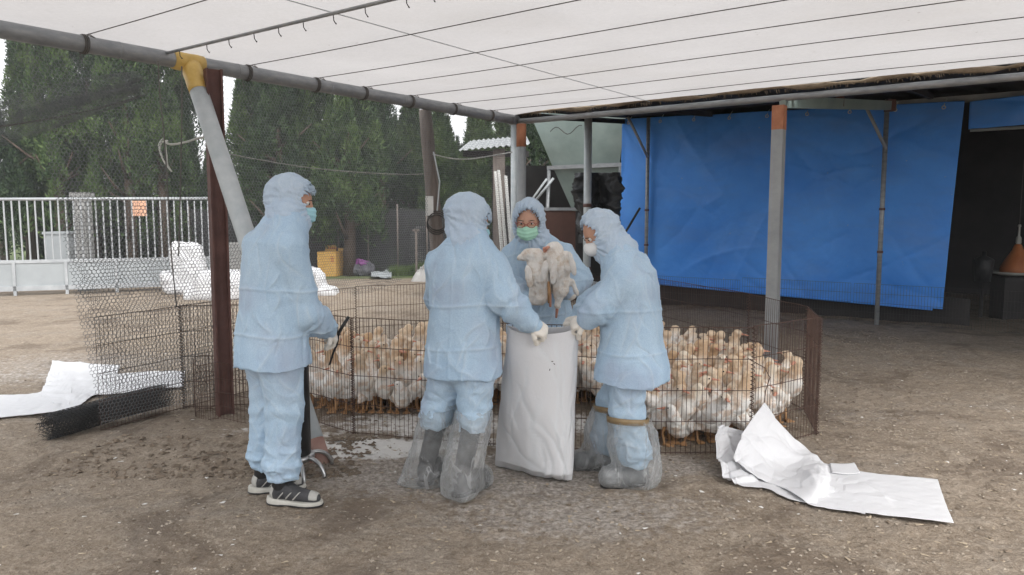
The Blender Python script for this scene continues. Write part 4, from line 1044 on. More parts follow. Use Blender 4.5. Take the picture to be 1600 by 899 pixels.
b3 = hexnet('left_net', plane(-.05, .04, 5), -3.3, -1.1, 1.9, 2.56, .03, .0012, M['net_grey'], lambda u, z: z > 2.02+.3*(u+1.37))
tag(b3, 'thin net hanging in the upper left corner below the pipe', 'net', kind='stuff')
def band(o_, s_):
    def f(u, z):
        g = (u+1.37)/.95; zc_ = 2.06+.37*g+.05*np.sin(u*2.5+o_*5); hh = (.16-.1*g)
        return np.stack([O.x+U.x*u+W_.x*(-.05-.05*o_+.03*np.sin(z*9+o_*4)), O.y+U.y*u+W_.y*(-.05-.05*o_), zc_-hh+(z)*hh*1.6], -1)
    return f
sk = empty('bunched_net', UW(-1.4, 0, 2.0), 0, 'dark bunched net sagging across the upper left below the pipe', 'net')
for o_ in range(3):
    rel(hexnet('net_fold', band(o_*.7, 0), -3.4, -.42, 0, 1.0, .034, .0010, M['net_grey'], None, None, .3, 9+o_), sk)
m = MB(); m.tube([UW(u, -.08, 2.0+.39*(u+1.37)+.05*math.sin(u*2.5)) for u in np.linspace(-3.4, -.42, 20)], .006, 5); rel(m.build('edge_cord', M['string']), sk)
# roll of net on the ground
ra = G(72, 690, 0); rb = G(262, 640, 0); L = (rb-ra).length
rl = empty('net_roll', (ra.x, ra.y, .075), math.atan2(rb.y-ra.y, rb.x-ra.x), 'roll of black plastic mesh lying on the dirt under the net', 'net roll')
for k_, (r0, cell) in enumerate([(.092, .031), (.086, .03), (.077, .026), (.066, .026), (.05, .028)]):
    def fr_(s, t, r0=r0, k_=k_):
        a_ = t/.09; rr = r0*(1+.02*np.sin(s*4+k_)+.035*vn(np.stack([s*6, np.cos(a_), np.sin(a_)], -1), k_)) ; return np.stack([s+.01*k_, rr*np.cos(a_)+.012*np.sin(s*3), rr*np.sin(a_)*.93+.02*np.sin(s*2)**2], -1)
    hexnet('mesh_layer', fr_, 0, L-.02*k_, 0, 2*math.pi*.09, cell, .0021, M['net'], None, rl, .12, 20+k_)
rl.location.z = .095
# rusty curved netting at the post foot
def ring(s, t):
    a_ = s/.42+2.4; rr = .34+.03*np.sin(s*6); return np.stack([pb.x+.12+rr*np.cos(a_)*.9, pb.y-.02+rr*np.sin(a_)*.6, t+.02*np.sin(s*9)], -1)
Vr_ = MB()
for s_ in np.arange(0, 1.45, .036): Vr_.tube([Vector(ring(np.array(s_), np.array(z))) for z in (0, .15, .3, .42)], .0017, 4)
for z in (.01, .1, .2, .3, .42): Vr_.tube([Vector(ring(np.array(s_), np.array(z))) for s_ in np.arange(0, 1.45, .06)], .0024, 4)
tag(Vr_.build('tree_guard', M['wire_rust']), 'small curved rusty wire guard around the red brown post foot', 'wire guard')
# ================================================================ PEN
def panel(p0, p1, lb, h=.8, grp='wire pen panels around the ducks', coil=True, lean=0.0, dense=.031):
    d = p1-p0; L = math.hypot(d.x, d.y)
    e = empty('pen_panel', (p0.x, p0.y, gz(p0.x, p0.y)+.005), math.atan2(d.y, d.x), lb, 'pen panel', grp)
    e.rotation_euler.x = lean
    n = round(L/dense); m = MB()
    for q in range(n+1):
        bx_ = .004*math.sin(q*1.7)
        m.tube([(L*q/n, 0, 0), (L*q/n+bx_, .002*math.cos(q), h*.5), (L*q/n, 0, h)], .0020, 4)
    u_ = m.build('upright_wires', M['wire_rust'], e); 
    for z in np.linspace(0.01, h, 5):
        m = MB(); m.tube([(L*q/6, .004, z+.002*math.sin(q*2)) for q in range(7)], .0030 if z > h-.05 or z < .05 else .0026, 5); m.build('cross_wire', M['wire_rust'], e)
    if coil:
        m = MB(); m.tube([(.012*math.cos(a_), .012*math.sin(a_), h*a_/(2*math.pi*32)) for a_ in np.linspace(0, 2*math.pi*32, 32*8)], .0026, 4, False); m.build('coil_hinge', M['wire_rust'], e)
    return e
def pg(px, py): g = G(px, py); return g
J = {'a': (-1.08, 4.92), 'b': (-.15, 4.66), 'c': (.68, 4.5), 'd': (1.49, 4.5), 'e': (2.07, 4.9), 'f': (2.24, 5.56), 'g': (2.08, 6.45), 'h': (1.56, 8.05), 'i': (.75, 8.3),
     'j': (-.1, 7.9), 'k': (-.80, 7.32), 'l': (-1.5, 7.05), 'm': (-2.1, 6.35), 'n': (-2.55, 5.62), 'o': (-1.52, 5.3), 'p': (-2.05, 5.72), 'q': (-2.86, 5.02)}
J = {k_: Vector((*v, 0)) for k_, v in J.items()}
for a_, b_, lb in [('a', 'b', 'front pen panel between the first and second workers'), ('b', 'c', 'front pen panel behind the white sack'), ('c', 'd', 'front pen panel right of the fourth worker'),
                   ('d', 'e', 'front pen panel above the crumpled sack, angling to the right corner'), ('e', 'f', 'right end pen panel seen nearly edge on'), ('f', 'g', 'rusty pen panel behind the right corner'), ('g', 'h', 'long rear pen panel crossing in front of the square column'),
                   ('h', 'i', 'rear pen panel behind the fourth worker'), ('i', 'j', 'rear pen panel behind the third worker'), ('j', 'k', 'rear pen panel behind the second worker'), ('k', 'l', 'rear pen panel below the purple bag'),
                   ('l', 'm', 'rear pen panel below the yellow box'), ('m', 'n', 'rear pen panel behind the red brown post'), ('a', 'o', 'pen panel just right of the first worker arm'), ('o', 'p', 'pen panel hidden mostly by the first worker'), ('n', 'q', 'leftmost pen panel standing behind the net roll')]:
    panel(J[a_], J[b_], lb)
panel(J['n']+Vector((.01, 0, 0)), J['p'], 'short pen panel just left of the red brown post')
# ================================================================ DUCKS
def duck_kind(seed, neck=.13, fwd=.05, yaw=0, pitch=.35, sit=0, rest=False):
    """returns dict of meshes: body, bill, wings, legs, eyes (as datablocks), standing, facing +y"""
    z0 = .19 if not sit else .10
    c, s = math.cos(pitch), math.sin(pitch)
    Mx = np.array([[1, 0, 0], [0, c, -s], [0, s, c]])
    ch = (0, .10, z0+.07+.05*pitch)
    nb = (0, .13, z0+.10+.06*pitch); nm = (.0, .15+fwd*.5, nb[2]+neck*.5); nt_ = (0, .15+fwd, nb[2]+neck)
    hy = np.array([math.sin(yaw), math.cos(yaw), 0.0]); hc_ = np.array(nt_)+hy*.022+np.array([0, 0, .018])
    Hm = np.array([[math.cos(yaw), math.sin(yaw), 0], [-math.sin(yaw), math.cos(yaw), 0], [0, 0, 1]])
    def f(p):
        d = ell(p, (0, -.01, z0+.02), (.078, .165, .088), Mx)
        d = smin(d, ell(p, ch, (.07, .075, .075)), .05)
        d = smin(d, capf(p, (0, -.14, z0-.02-.05*pitch), (0, -.235, z0-.0-.09*pitch), .045, .014), .045)
        d = smin(d, capf(p, nb, nm, .052, .04), .06)
        d = smin(d, capf(p, nm, nt_, .04, .033), .03)
        d = smin(d, ell(p, tuple(hc_), (.031, .044, .034), Hm.T), .02)
        return d
    o = {}
    b = sdf_mesh('body', f, (-.13, -.28, -.02), (.13, .32, .62), .010, M['duck'], None, lambda V: .004*vn(V*30, seed)+.009*vn(V*12, seed+3)+.004*crz(V*np.array([22, 11, 16]), seed)); o['body'] = b
    # bill
    m = MB(); bp = hc_+hy*.036; sd_ = np.array([hy[1], -hy[0], 0])
    pts = [(0, .014, .011, -.002), (.02, .012, .008, -.004), (.042, .0135, .005, -.008), (.056, .010, .0035, -.009), (.061, .004, .002, -.009)]
    V = []; F = []
    for t, w2, h2, dz in pts:
        for k_ in range(8):
            a_ = k_*math.pi/4; V.append(bp+hy*t+sd_*w2*math.cos(a_)+np.array([0, 0, dz+h2*math.sin(a_)]))
    for q in range(4):
        for k_ in range(8): F.append((q*8+k_, q*8+(k_+1) % 8, (q+1)*8+(k_+1) % 8, (q+1)*8+k_))
    F.append(tuple(range(32, 40))); m.add(V, F); o['bill'] = m.build('bill', M['duck_bill'], None, True)
    m = []
    for s_ in (-1, 1):
        e = MB(); e.lathe([(.001, -.006), (.0045, -.004), (.0062, 0), (.0045, .004), (.001, .006)], hc_+hy*.012+sd_*s_*.031+np.array([0, 0, .008]), 8); m.append(e.build('eye', M['eye_dark'], None, True))
    o['eyes'] = m; m = []
    for s_ in (-1, 1):
        wf = lambda p, s_=s_: ell(p, (s_*.082, -.045, z0+.03), (.022, .135, .055), Mx @ np.array([[1, s_*.12, 0], [-s_*.12, 1, 0], [0, 0, 1]]))
        wv = sdf_mesh('wing', wf, (-.14, -.24, -.02), (.14, .16, .36), .013, M['duck'], None, lambda V: .004*ridge(V*np.array([20, 9, 30]), 5)); m.append(wv)
    o['wings'] = m; m = []
    for s_ in (-1, 1):
        e = MB(); x = s_*.042
        yk = .0 if not sit else .03
        e.tube([(x, -.02, z0-.05), (x*1.1, -.035+yk, z0*.5), (x*1.1, -.02+yk, .012)], [.016, .009, .008], 7)
        t0 = Vector((x*1.1, -.03+yk, .012)); e.add([t0+Vector((-.006, 0, .006)), t0+Vector((.006, 0, .006)), t0+Vector((-.034, .07, -.004)), t0+Vector((0, .085, -.004)), t0+Vector((.034, .07, -.004)), t0+Vector((0, .04, .005)),
               t0+Vector((-.006, 0, -.01)), t0+Vector((.006, 0, -.01)), t0+Vector((-.034, .07, -.011)), t0+Vector((0, .085, -.011)), t0+Vector((.034, .07, -.011))],
              [(0, 5, 3, 2), (0, 1, 5), (1, 4, 3, 5), (6, 8, 9, 10, 7), (0, 2, 8, 6), (2, 3, 9, 8), (3, 4, 10, 9), (4, 1, 7, 10), (1, 0, 6, 7)])
        m.append(e.build('leg', M['duck_leg'], None, False))
    o['legs'] = m
    return o
kinds = [duck_kind(1, .12, .03, 0, .6), duck_kind(2, .14, .0, .9, .8), duck_kind(3, .10, .04, -.8, .5), duck_kind(4, .08, .08, .3, .3), duck_kind(5, .16, .0, -.3, .95), duck_kind(6, .04, .11, .2, .15), duck_kind(7, .07, .03, 1.3, .3, 1), duck_kind(8, .03, -.03, 2.5, .2), duck_kind(9, .0, .16, .4, .05), duck_kind(10, .13, .05, -1.4, .35)]
KN = ['neck raised', 'head turned right', 'head turned left', 'neck stretched forward', 'neck bolt upright', 'head low', 'sitting low', 'head tucked back', 'neck stretched low', 'head turned sideways']
DL = []
used_k = set()
PENP = [(J[k_].x, J[k_].y) for k_ in 'abcdefghijklmnpo']
def put_duck(k, x, y, rz, sc, full, zone):
    ok = lambda r_: inpoly(x-math.sin(r_)*.3*sc, y+math.cos(r_)*.3*sc, PENP) and inpoly(x+math.sin(r_)*.3*sc, y-math.cos(r_)*.3*sc, PENP)
    for t_ in range(12):
        for dr_ in (0, .4, -.4, .8, -.8, 1.2, -1.2, 1.57): 
            if ok(rz+dr_): break
        else:
            x += (1.2-x)*.06; y += (5.7-y)*.06; continue
        rz += dr_; break
    K = kinds[k]; e = empty('duck', (x, y, gz(x, y)+.004), rz, (zone if zone[:2] == '##' else 'white duck, %s, %s' % (KN[k], zone)), 'duck', 'ducks crowded in the wire pen'); e.scale = (sc,)*3
    if zone[:2] == '##': DL.append((zone[2:], k, x, y, e))
    parts = [K['body'], K['bill']]+(K['eyes'] if full else [])+(K['wings'] if full else [])+(K['legs'] if full else [])
    for o in parts:
        if o.name not in used_k and o.parent is None: c = o; used_k.add(o.name)
        else: c = o.copy(); COL.objects.link(c)
        c.parent = e
    return e
def inpoly(x, y, P):
    r_ = False; n = len(P)
    for i in range(n):
        x0, y0 = P[i]; x1, y1 = P[(i+1) % n]
        if (y0 > y) != (y1 > y) and x < (x1-x0)*(y-y0)/(y1-y0)+x0: r_ = not r_
    return r_
rd = random.Random(5)
def pack(poly, step, heading, spread, zonef, ks, sc=(.92, 1.08), avoid=None, jit=.28, mx=400):
    xs_ = [p[0] for p in poly]; ys_ = [p[1] for p in poly]; y = min(ys_); row = 0; out = []
    while y < max(ys_):
        x = min(xs_)+(row % 2)*step/2
        while x < max(xs_):
            xx = x+rd.uniform(-jit, jit)*step; yy = y+rd.uniform(-jit, jit)*step
            if inpoly(xx, yy, poly) and not (avoid and any((xx-a)**2+(yy-b)**2 < r_*r_ for a, b, r_ in avoid)): out.append((xx, yy))
            x += step
        y += step*.8; row += 1
    for (xx, yy) in out:
        h_ = heading+rd.gauss(0, spread)
        if yy < (5.35 if xx > .8 else 5.95) and rd.random() < .75: h_ = R(180)+rd.gauss(0, .6)
        QUEUE.append((yy+rd.uniform(-.05, .05), rd.choice(ks), xx, yy, h_, rd.uniform(*sc), zonef(xx, yy)[0], zonef(xx, yy)[1]))
QUEUE = []
P3A = [(.19, 5.0, .33)]
def zr(x, y): return y < 5.5, '##right flock'
def zl(x, y):
    return y < 5.95, '##left flock'
# right pack: heads mostly to the right (+x => heading -90 deg)
pack([(.9, 4.72), (1.42, 4.72), (1.97, 5.04), (2.06, 5.5), (1.9, 6.2), (1.5, 7.0), (.9, 7.15), (.5, 6.6), (.62, 5.7)], .126, R(-75), .75, zr, [0, 1, 2, 3, 4, 9, 1, 2, 5, 7, 9], avoid=P3A, sc=(.78, .96))
pack([(-1.62, 5.66), (-1.2, 5.42), (-.3, 5.5), (.2, 5.8), (.75, 5.75), (.9, 6.4), (.6, 6.75), (-.2, 6.85), (-1.2, 6.85), (-1.75, 6.35)], .124, R(-20), 1.3, zl, [0, 1, 2, 4, 9, 4, 0, 5, 6, 7, 2, 1], avoid=P3A, sc=(.78, .96))
for (px, py, rz, k) in [(515, 652, R(95), 5), (562, 648, R(120), 3), (610, 640, R(-70), 5), (648, 642, R(60), 3), (1068, 700, R(150), 6), (1108, 700, R(-160), 3)]:
    p = G(px, py); put_duck(k, p.x, p.y+.12, rz, .86, True, 'at the flock edge, %s' % {515: 'leftmost', 562: 'beside the coil', 610: 'past the coil', 648: 'near the boots', 1068: 'by the taped shin', 1108: 'by the torn sack'}[px])
QUEUE.sort(key=lambda q: q[0])
for q in QUEUE[:292]: put_duck(*q[1:])
FV, FF, n0 = [], [], 0
BV = {}
for k in range(len(kinds)):
    me = kinds[k]['body'].data; v = np.empty(len(me.vertices)*3, np.float32); me.vertices.foreach_get('co', v); f = np.empty(len(me.loops), np.int32); me.loops.foreach_get('vertex_index', f); BV[k] = (v.reshape(-1, 3), f.reshape(-1, 4))
for q in QUEUE[292:]:
    _, k, x, y, a_, sc_, _f, _z = q; v, f = BV[k]; c, s_ = math.cos(a_)*sc_, math.sin(a_)*sc_
    FV.append(np.stack([v[:, 0]*c-v[:, 1]*s_+x, v[:, 0]*s_+v[:, 1]*c+y, v[:, 2]*sc_+gz(x, y)], -1)); FF.append(f+n0); n0 += len(v)
if FV: tag(mesh('rear_ducks', np.concatenate(FV), np.concatenate(FF), M['duck'], None, True), 'mass of white ducks at the very back of the penned flock', 'ducks', 'ducks crowded in the wire pen', 'stuff')
print('QUEUE', len(QUEUE))
ON = ['first', 'second', 'third', 'fourth', 'fifth', 'sixth', 'seventh', 'eighth', 'ninth', 'tenth', 'eleventh', 'twelfth', 'thirteenth', 'fourteenth', 'fifteenth', 'sixteenth', 'seventeenth', 'eighteenth', 'nineteenth', 'twentieth', 'twenty-first', 'twenty-second', 'twenty-third', 'twenty-fourth', 'twenty-fifth', 'twenty-sixth', 'twenty-seventh', 'twenty-eighth', 'twenty-ninth', 'thirtieth', 'thirty-first', 'thirty-second', 'thirty-third', 'thirty-fourth', 'thirty-fifth']+['number %s' % w_ for w_ in ('thirty-six', 'thirty-seven', 'thirty-eight', 'thirty-nine', 'forty', 'forty-one', 'forty-two', 'forty-three', 'forty-four', 'forty-five')]
for fl in ('right flock', 'left flock'):
    L_ = sorted([d for d in DL if d[0] == fl], key=lambda d: d[3]); y0 = L_[0][3]; rows = {}
    for d in L_: rows.setdefault(int((d[3]-y0)/.105), []).append(d)
    for r_, k_ in enumerate(sorted(rows)):
        for i_, d in enumerate(sorted(rows[k_], key=lambda d: d[2]/d[3])):
            d[4]['label'] = '%s duck from the left in the %s rank of the %s, %s' % (ON[min(i_, 44)], ON[r_], fl, KN[d[1]])
print('DUCKS', len(DL))
# ================================================================ SACKS
# standing open sack held by two workers
def sack_held():
    nu, nv = 170, 168; rows = []
    tl, tr = D(792, 513, 3.98), D(905, 501, 4.03); bl, br = G(773, 728, 0), G(892, 752, 0)
    V = []
    fr = np.linspace(0, 1, nv)
    for q, t in enumerate(np.linspace(0, 1, nu)):    # t: 0 top .. 1 bottom
        l = tl.lerp(bl, t); r_ = tr.lerp(br, t); c = (l+r_)/2; hw = (r_-l)/2; w = hw.length; ax = hw.normalized()
        th2 = .055+.05*math.sin(min(t*1.2, 1)*math.pi*.5)+.03*math.sin(t*math.pi)
        if t > .93: th2 *= 1-((t-.93)/.07)*.7
        for k in range(nv):
            a_ = 2*math.pi*k/nv; ca, sa = math.cos(a_), math.sin(a_)
            x = math.copysign(abs(ca)**.75, ca)*w; y = math.copysign(abs(sa)**.9, sa)*th2
            dz = 0
            if t < .12: dz = -(.045*abs(sa)**1.3)*(1-t/.12)*(1 if sa < 0 else .6)      # mouth droops between the hands
            if t > .7: dz = 0
            V.append((c.x+ax.x*x+0*y, c.y+ax.y*x+y, c.z+dz+(.0)))
    V = np.array(V); Q = np.array([(q*nv+k, q*nv+(k+1) % nv, (q+1)*nv+(k+1) % nv, (q+1)*nv+k) for q in range(nu-1) for k in range(nv)])
    N = normals(V, Q)
    P = V*np.array([9, 9, 3.0]); amp = .55+.45*np.repeat(np.linspace(0, 1, nu), nv)
    AA = np.tile(np.arange(nv)/nv, nu)*1.0; TT = np.repeat(np.linspace(0, 1, nu), nv)*.9
    rr_ = np.random.default_rng(4); fl = 0*AA; crs = 0*AA
    wob = .012*vn(np.stack([AA*9, TT*9, AA*0], -1), 2)
    for q_ in range(64):
        a0, t0 = rr_.uniform(0, 1), rr_.uniform(-.05, .8); an = rr_.normal(0, .16)+(.45 if q_ % 9 == 0 else 0); ln = rr_.uniform(.2, .75)
        dx, dy = math.sin(an), math.cos(an); u_ = (AA-a0)*dx+(TT-t0)*dy; w_ = (AA-a0)*dy-(TT-t0)*dx+wob
        env = np.clip(u_/.06, 0, 1)*np.clip((ln-u_)/.12, 0, 1); sg = rr_.choice([1, 1, -1]); wd_ = rr_.uniform(.004, .016)
        fl += sg*rr_.uniform(.003, .007)*env*np.exp(-np.abs(w_)/wd_); crs = np.maximum(crs, env*np.exp(-np.abs(w_)/.006))
    V = V+N*((fl+.016*vn(V*np.array([7, 7, 1.6]), 8)+.007*vn(V*np.array([15, 15, 5]), 9))*amp)[:, None]
    # bottom cap
    cb = V[-nv:].mean(0); n0 = len(V); V = np.vstack([V, cb]); T = np.array([((nu-1)*nv+k, (nu-1)*nv+(k+1) % nv, n0) for k in range(nv)])
    V[:, 2] = np.maximum(V[:, 2], .012)
    W2 = V-np.vstack([N, [0, 0, -1]])*.003; F = [np.concatenate([Q, Q[:, ::-1]+len(V), np.array([(k, k+len(V), (k+1) % nv+len(V), (k+1) % nv) for k in range(nv)])]), T]
    o = mesh('white_sack', np.vstack([V, W2]), F, M['sack'], None, True, {'crease': np.tile(np.append(crs, 0), 2)*.8})
    return tag(o, 'tall white woven sack held open by two workers', 'sack')
sh = sack_held()
m = MB()
for q, (px, py) in enumerate([(863, 565), (866, 569), (859, 578)]):
    p = D(px, py, 3.87); m.box(p, (.010, .003, .004), Matrix.Rotation(q*.9, 3, 'Y'))
mk = m.build('scuff_mark', M['wire_dark']); mk.parent = sh
# crumpled sack at the right
cs = empty('crumpled_sack', G(1300, 760), 0, 'crumpled white woven sack hooked on the pen and spread on the dirt at the right', 'sack')
def rs(o): return rel(o, cs)
A = [[D(1195, 629, 4.46), D(1180, 648, 4.38), D(1162, 676, 4.24), D(1146, 713, 4.08)],
     [D(1222, 664, 4.44), D(1208, 690, 4.3), D(1190, 718, 4.16), D(1172, 734, 3.99)],
     [D(1256, 694, 4.42), D(1244, 720, 4.22), D(1228, 740, 4.06), D(1212, 754, 3.92)],
     [G(1292, 722, .07), G(1286, 744, .09), G(1272, 768, .07), G(1258, 779, .05)],
     [G(1303, 730, .02), G(1302, 752, .02), G(1300, 775, .02), G(1296, 796, .02)],
     [G(1360, 741, .02), G(1362, 762, .025), G(1363, 783, .022), G(1365, 806, .015)],
     [G(1465, 752, .015), G(1473, 776, .02), G(1481, 798, .018), G(1490, 821, .012)]]
rs(sheet('upper_layer', A, 170, 70, M['sack'], None, .003, .009, 7, 31, zmin=.022))
B = [[D(1124, 664, 4.36), D(1120, 690, 4.26), D(1124, 716, 4.14), D(1132, 742, 3.98)],
     [D(1150, 668, 4.40), D(1140, 694, 4.3), D(1146, 722, 4.1), G(1160, 760, .02)],
     [D(1186, 680, 4.42), D(1176, 706, 4.3), D(1180, 742, 4.05), G(1198, 764, .02)],
     [D(1230, 702, 4.42), D(1222, 736, 4.2), D(1230, 758, 4.02), G(1240, 785, .01)],
     [G(1296, 728, .014), G(1297, 750, .014), G(1297, 774, .014), G(1292, 792, .012)],
     [G(1341, 738, .014), G(1346, 760, .014), G(1350, 780, .014), G(1352, 806, .012)]]
rs(sheet('lower_layer', B, 120, 70, M['sack'], None, .003, .02, 8, 37, zmin=.018))
rs(sheet('corner_flap', [[G(1296, 727, .022), G(1300, 740, .03)], [G(1320, 726, .03), G(1325, 742, .03)], [G(1335, 727, .02), G(1344, 740, .03)]], 14, 12, M['sack'], None, .003, .004, 9, 5, zmin=.03))
m = MB(); m.tube([D(1168, 560, 4.53), D(1195, 575, 4.5), D(1203, 590, 4.5), D(1196, 612, 4.47), D(1194, 632, 4.46)], .003, 5); rs(m.build('hook_wire', M['wire_rust']))
# white sheets on the ground at the left
gs = empty('white_sheet', G(60, 620), 0, 'white plastic sheet folded flat on the dirt at the left edge', 'plastic sheet')
rel(sheet('upper_fold', [[G(82, 567, .03), G(75, 585, .06), G(68, 602, .05), G(60, 615, .03)], [G(135, 568, .03), G(125, 590, .05), G(112, 618, .05), G(108, 640, .02)], [G(188, 572, .02), G(180, 590, .03), G(168, 605, .02), G(150, 618, .015)]], 60, 40, M['sack'], None, .004, .012, 6, 41, zmin=.022), gs)
rel(sheet('lower_fold', [[G(-80, 622, .02), G(-80, 636, .02), G(-80, 650, .02), G(-80, 668, .02)], [G(0, 618, .02), G(0, 630, .03), G(0, 640, .03), G(0, 653, .02)], [G(60, 612, .03), G(55, 622, .05), G(55, 635, .04), G(50, 648, .02)], [G(112, 590, .03), G(112, 608, .06), G(110, 622, .05), G(108, 641, .02)]], 60, 40, M['sack'], None, .004, .012, 6, 43, zmin=.018), gs)
g2 = sheet('flat_sack', [[G(112, 600, .02), G(110, 612, .03), G(108, 620, .02)], [G(180, 585, .03), G(182, 600, .04), G(184, 616, .02)], [G(235, 580, .03), G(232, 592, .04), G(228, 610, .02)], [G(289, 581, .02), G(288, 592, .02), G(286, 607, .015)]], 60, 30, M['sack'], None, .004, .01, 6, 45, zmin=.022)
tag(g2, 'flat white sack lying behind the black net roll', 'sack')
# background sacks
def lumpy(name, loc, parts_, lb, seed, h=.03, am=.05, cat='sack'):
    def f(p):
        sh_ = lambda p, c, r: boxf(p+.12*np.stack([p[:, 2], p[:, 0]*0, p[:, 1]*0], -1).astype(np.float32)*(seed % 2), c, tuple(np.array(r)*.88), min(r)*.6)
        d = sh_(p, *parts_[0])
        for q in parts_[1:]: d = smin(d, sh_(p, *q), .07)
        return d
    o = sdf_mesh(name, f, (-1.6, -.9, -.05), (1.6, .9, 1.5), h, M['sack'], None, lambda V, N: (lambda a: (a[0]+am*.5*vn(V*4, seed), a[1]))(folds(V, N, 70, seed, .2, .6, 1.2, (.012, .03), (.02, .05)))); o.location = loc; return tag(o, lb, cat)
p = G(287, 450); lumpy('upright_sack', (p.x+.72, p.y-1.2, 0), [((0, 0, .52), (.34, .17, .52)), ((-.24, 0, .2), (.3, .18, .22))], 'white sack standing upright in front of the gate end', 3)
p = G(325, 466); lumpy('sack_pile', (p.x+.45, p.y, 0), [((0, 0, .2), (.7, .4, .33)), ((.5, .1, .42), (.35, .3, .42)), ((-.45, 0, .1), (.4, .3, .18)), ((1.1, 0, .3), (.4, .3, .3))], 'heap of white sacks behind the red brown post', 6)
p = G(480, 462); lumpy('sack_pile', (p.x-.1, p.y, 0), [((0, 0, .2), (.5, .3, .33)), ((.4, 0, .06), (.32, .2, .12))], 'white sack end showing right of the first worker', 9)
# dark cylinder on curved metal feet
gp_ = G(462, 736); gcy = empty('dark_cylinder', (gp_.x, gp_.y, 0), 0, 'dark cylinder on a stand with curved steel feet behind the first worker leg', 'cylinder')
m = MB(); m.lathe([(.075, .06), (.09, .09), (.092, .5), (.09, .82), (.06, .88), (.02, .9)], (0, 0, 0), 24); m.build('tank', M['rubber_black'], gcy, True)
m = MB(); m.lathe([(.105, .075), (.112, .08), (.112, .10), (.105, .105)], (0, 0, 0), 24); m.build('collar_ring', M['chrome'], gcy, True)
m = MB(); m.tube([(0, 0, .88), (0, 0, .97)], .018, 10); m.tube([(-.03, 0, .95), (.03, 0, .95)], .01, 8); m.build('valve', M['chrome'], gcy, True)
for a_ in (-62, -28, 35, 110, 180, 245):
    c, s = math.cos(R(a_)), math.sin(R(a_)); m = MB(); P_ = crom(np.array([(.05*c, .05*s, .085), (.12*c, .12*s, .095), (.18*c, .18*s, .075), (.215*c, .215*s, .03), (.222*c, .222*s, .0)]), 14)
    m.tube(P_, .0125, 8); m.build('foot', M['chrome'], gcy, True)
# ================================================================ PEOPLE
def frameM(fwd, upv=(0, 0, 1)):
    f = Vector(fwd).normalized(); r = f.cross(Vector(upv)).normalized(); u = r.cross(f)
    return np.array([[r.x, f.x, u.x], [r.y, f.y, u.y], [r.z, f.z, u.z]])   # columns right, forward, up
def glove(name, parent, wrist, hand, palm_n, curl, mat, right=True, grip=.0):
    """five-fingered hand. local: y along hand, x across (thumb side +), z = back of the hand"""
    w = Vector(wrist); d = (Vector(hand)-w).normalized(); n = Vector(palm_n); n = (n-d*n.dot(d)).normalized()
    x = d.cross(n)*(1 if right else -1)
    Mx = np.array([[x.x, d.x, n.x], [x.y, d.y, n.y], [x.z, d.z, n.z]])
    F = []
    for k, (xo, L, sp) in enumerate([(.030, .070, .10), (.010, .078, .03), (-.011, .072, -.04), (-.030, .058, -.12)]):
        b = np.array([xo, .088-.006*abs(k-1), 0]); a = 0; pts = [b]
        for sgm, (fr, cu) in enumerate([(.42, curl*.9), (.32, curl*1.1), (.26, curl*.8)]):
            a += cu*(1+.08*k); step = L*fr; b = b+np.array([math.sin(sp)*step, math.cos(a)*step*math.cos(sp), -math.sin(a)*step]); pts.append(b)
        F.append(pts)
    th = [np.array([.032, .028, -.006]), np.array([.056, .055, -.022]), np.array([.056, .082, -.036-.02*curl]), np.array([.042-.01*curl, .098, -.05-.02*curl])]
    def f(p):
        d_ = ell(p, (0, .048, 0), (.046, .056, .020)); d_ = smin(d_, boxf(p, (0, .06, 0), (.04, .03, .014), .012), .015)
        d_ = smin(d_, capf(p, (0, -.05, 0), (0, .02, 0), .036, .030), .02)
        for pts in F:
            for q in range(3): 
                c = capf(p, pts[q], pts[q+1], .0105-.0008*q, .0098-.0008*q); d_ = smin(d_, c, .005)
        for q in range(3): d_ = smin(d_, capf(p, th[q], th[q+1], .0135-.001*q, .0122-.001*q), .006)
        return d_
    o = sdf_mesh(name, f, (-.08, -.07, -.12), (.09, .19, .05), .0048, mat, parent, lambda V: .0012*ridge(V*60, 4), rel=1)
    Mm = Matrix.Identity(4)
    for i in range(3):
        for j in range(3): Mm[i][j] = Mx[i, j]
    if x.cross(d).dot(n) < 0:
        o.data.flip_normals()
    Mm.translation = w; o.data.transform(Mm); return o

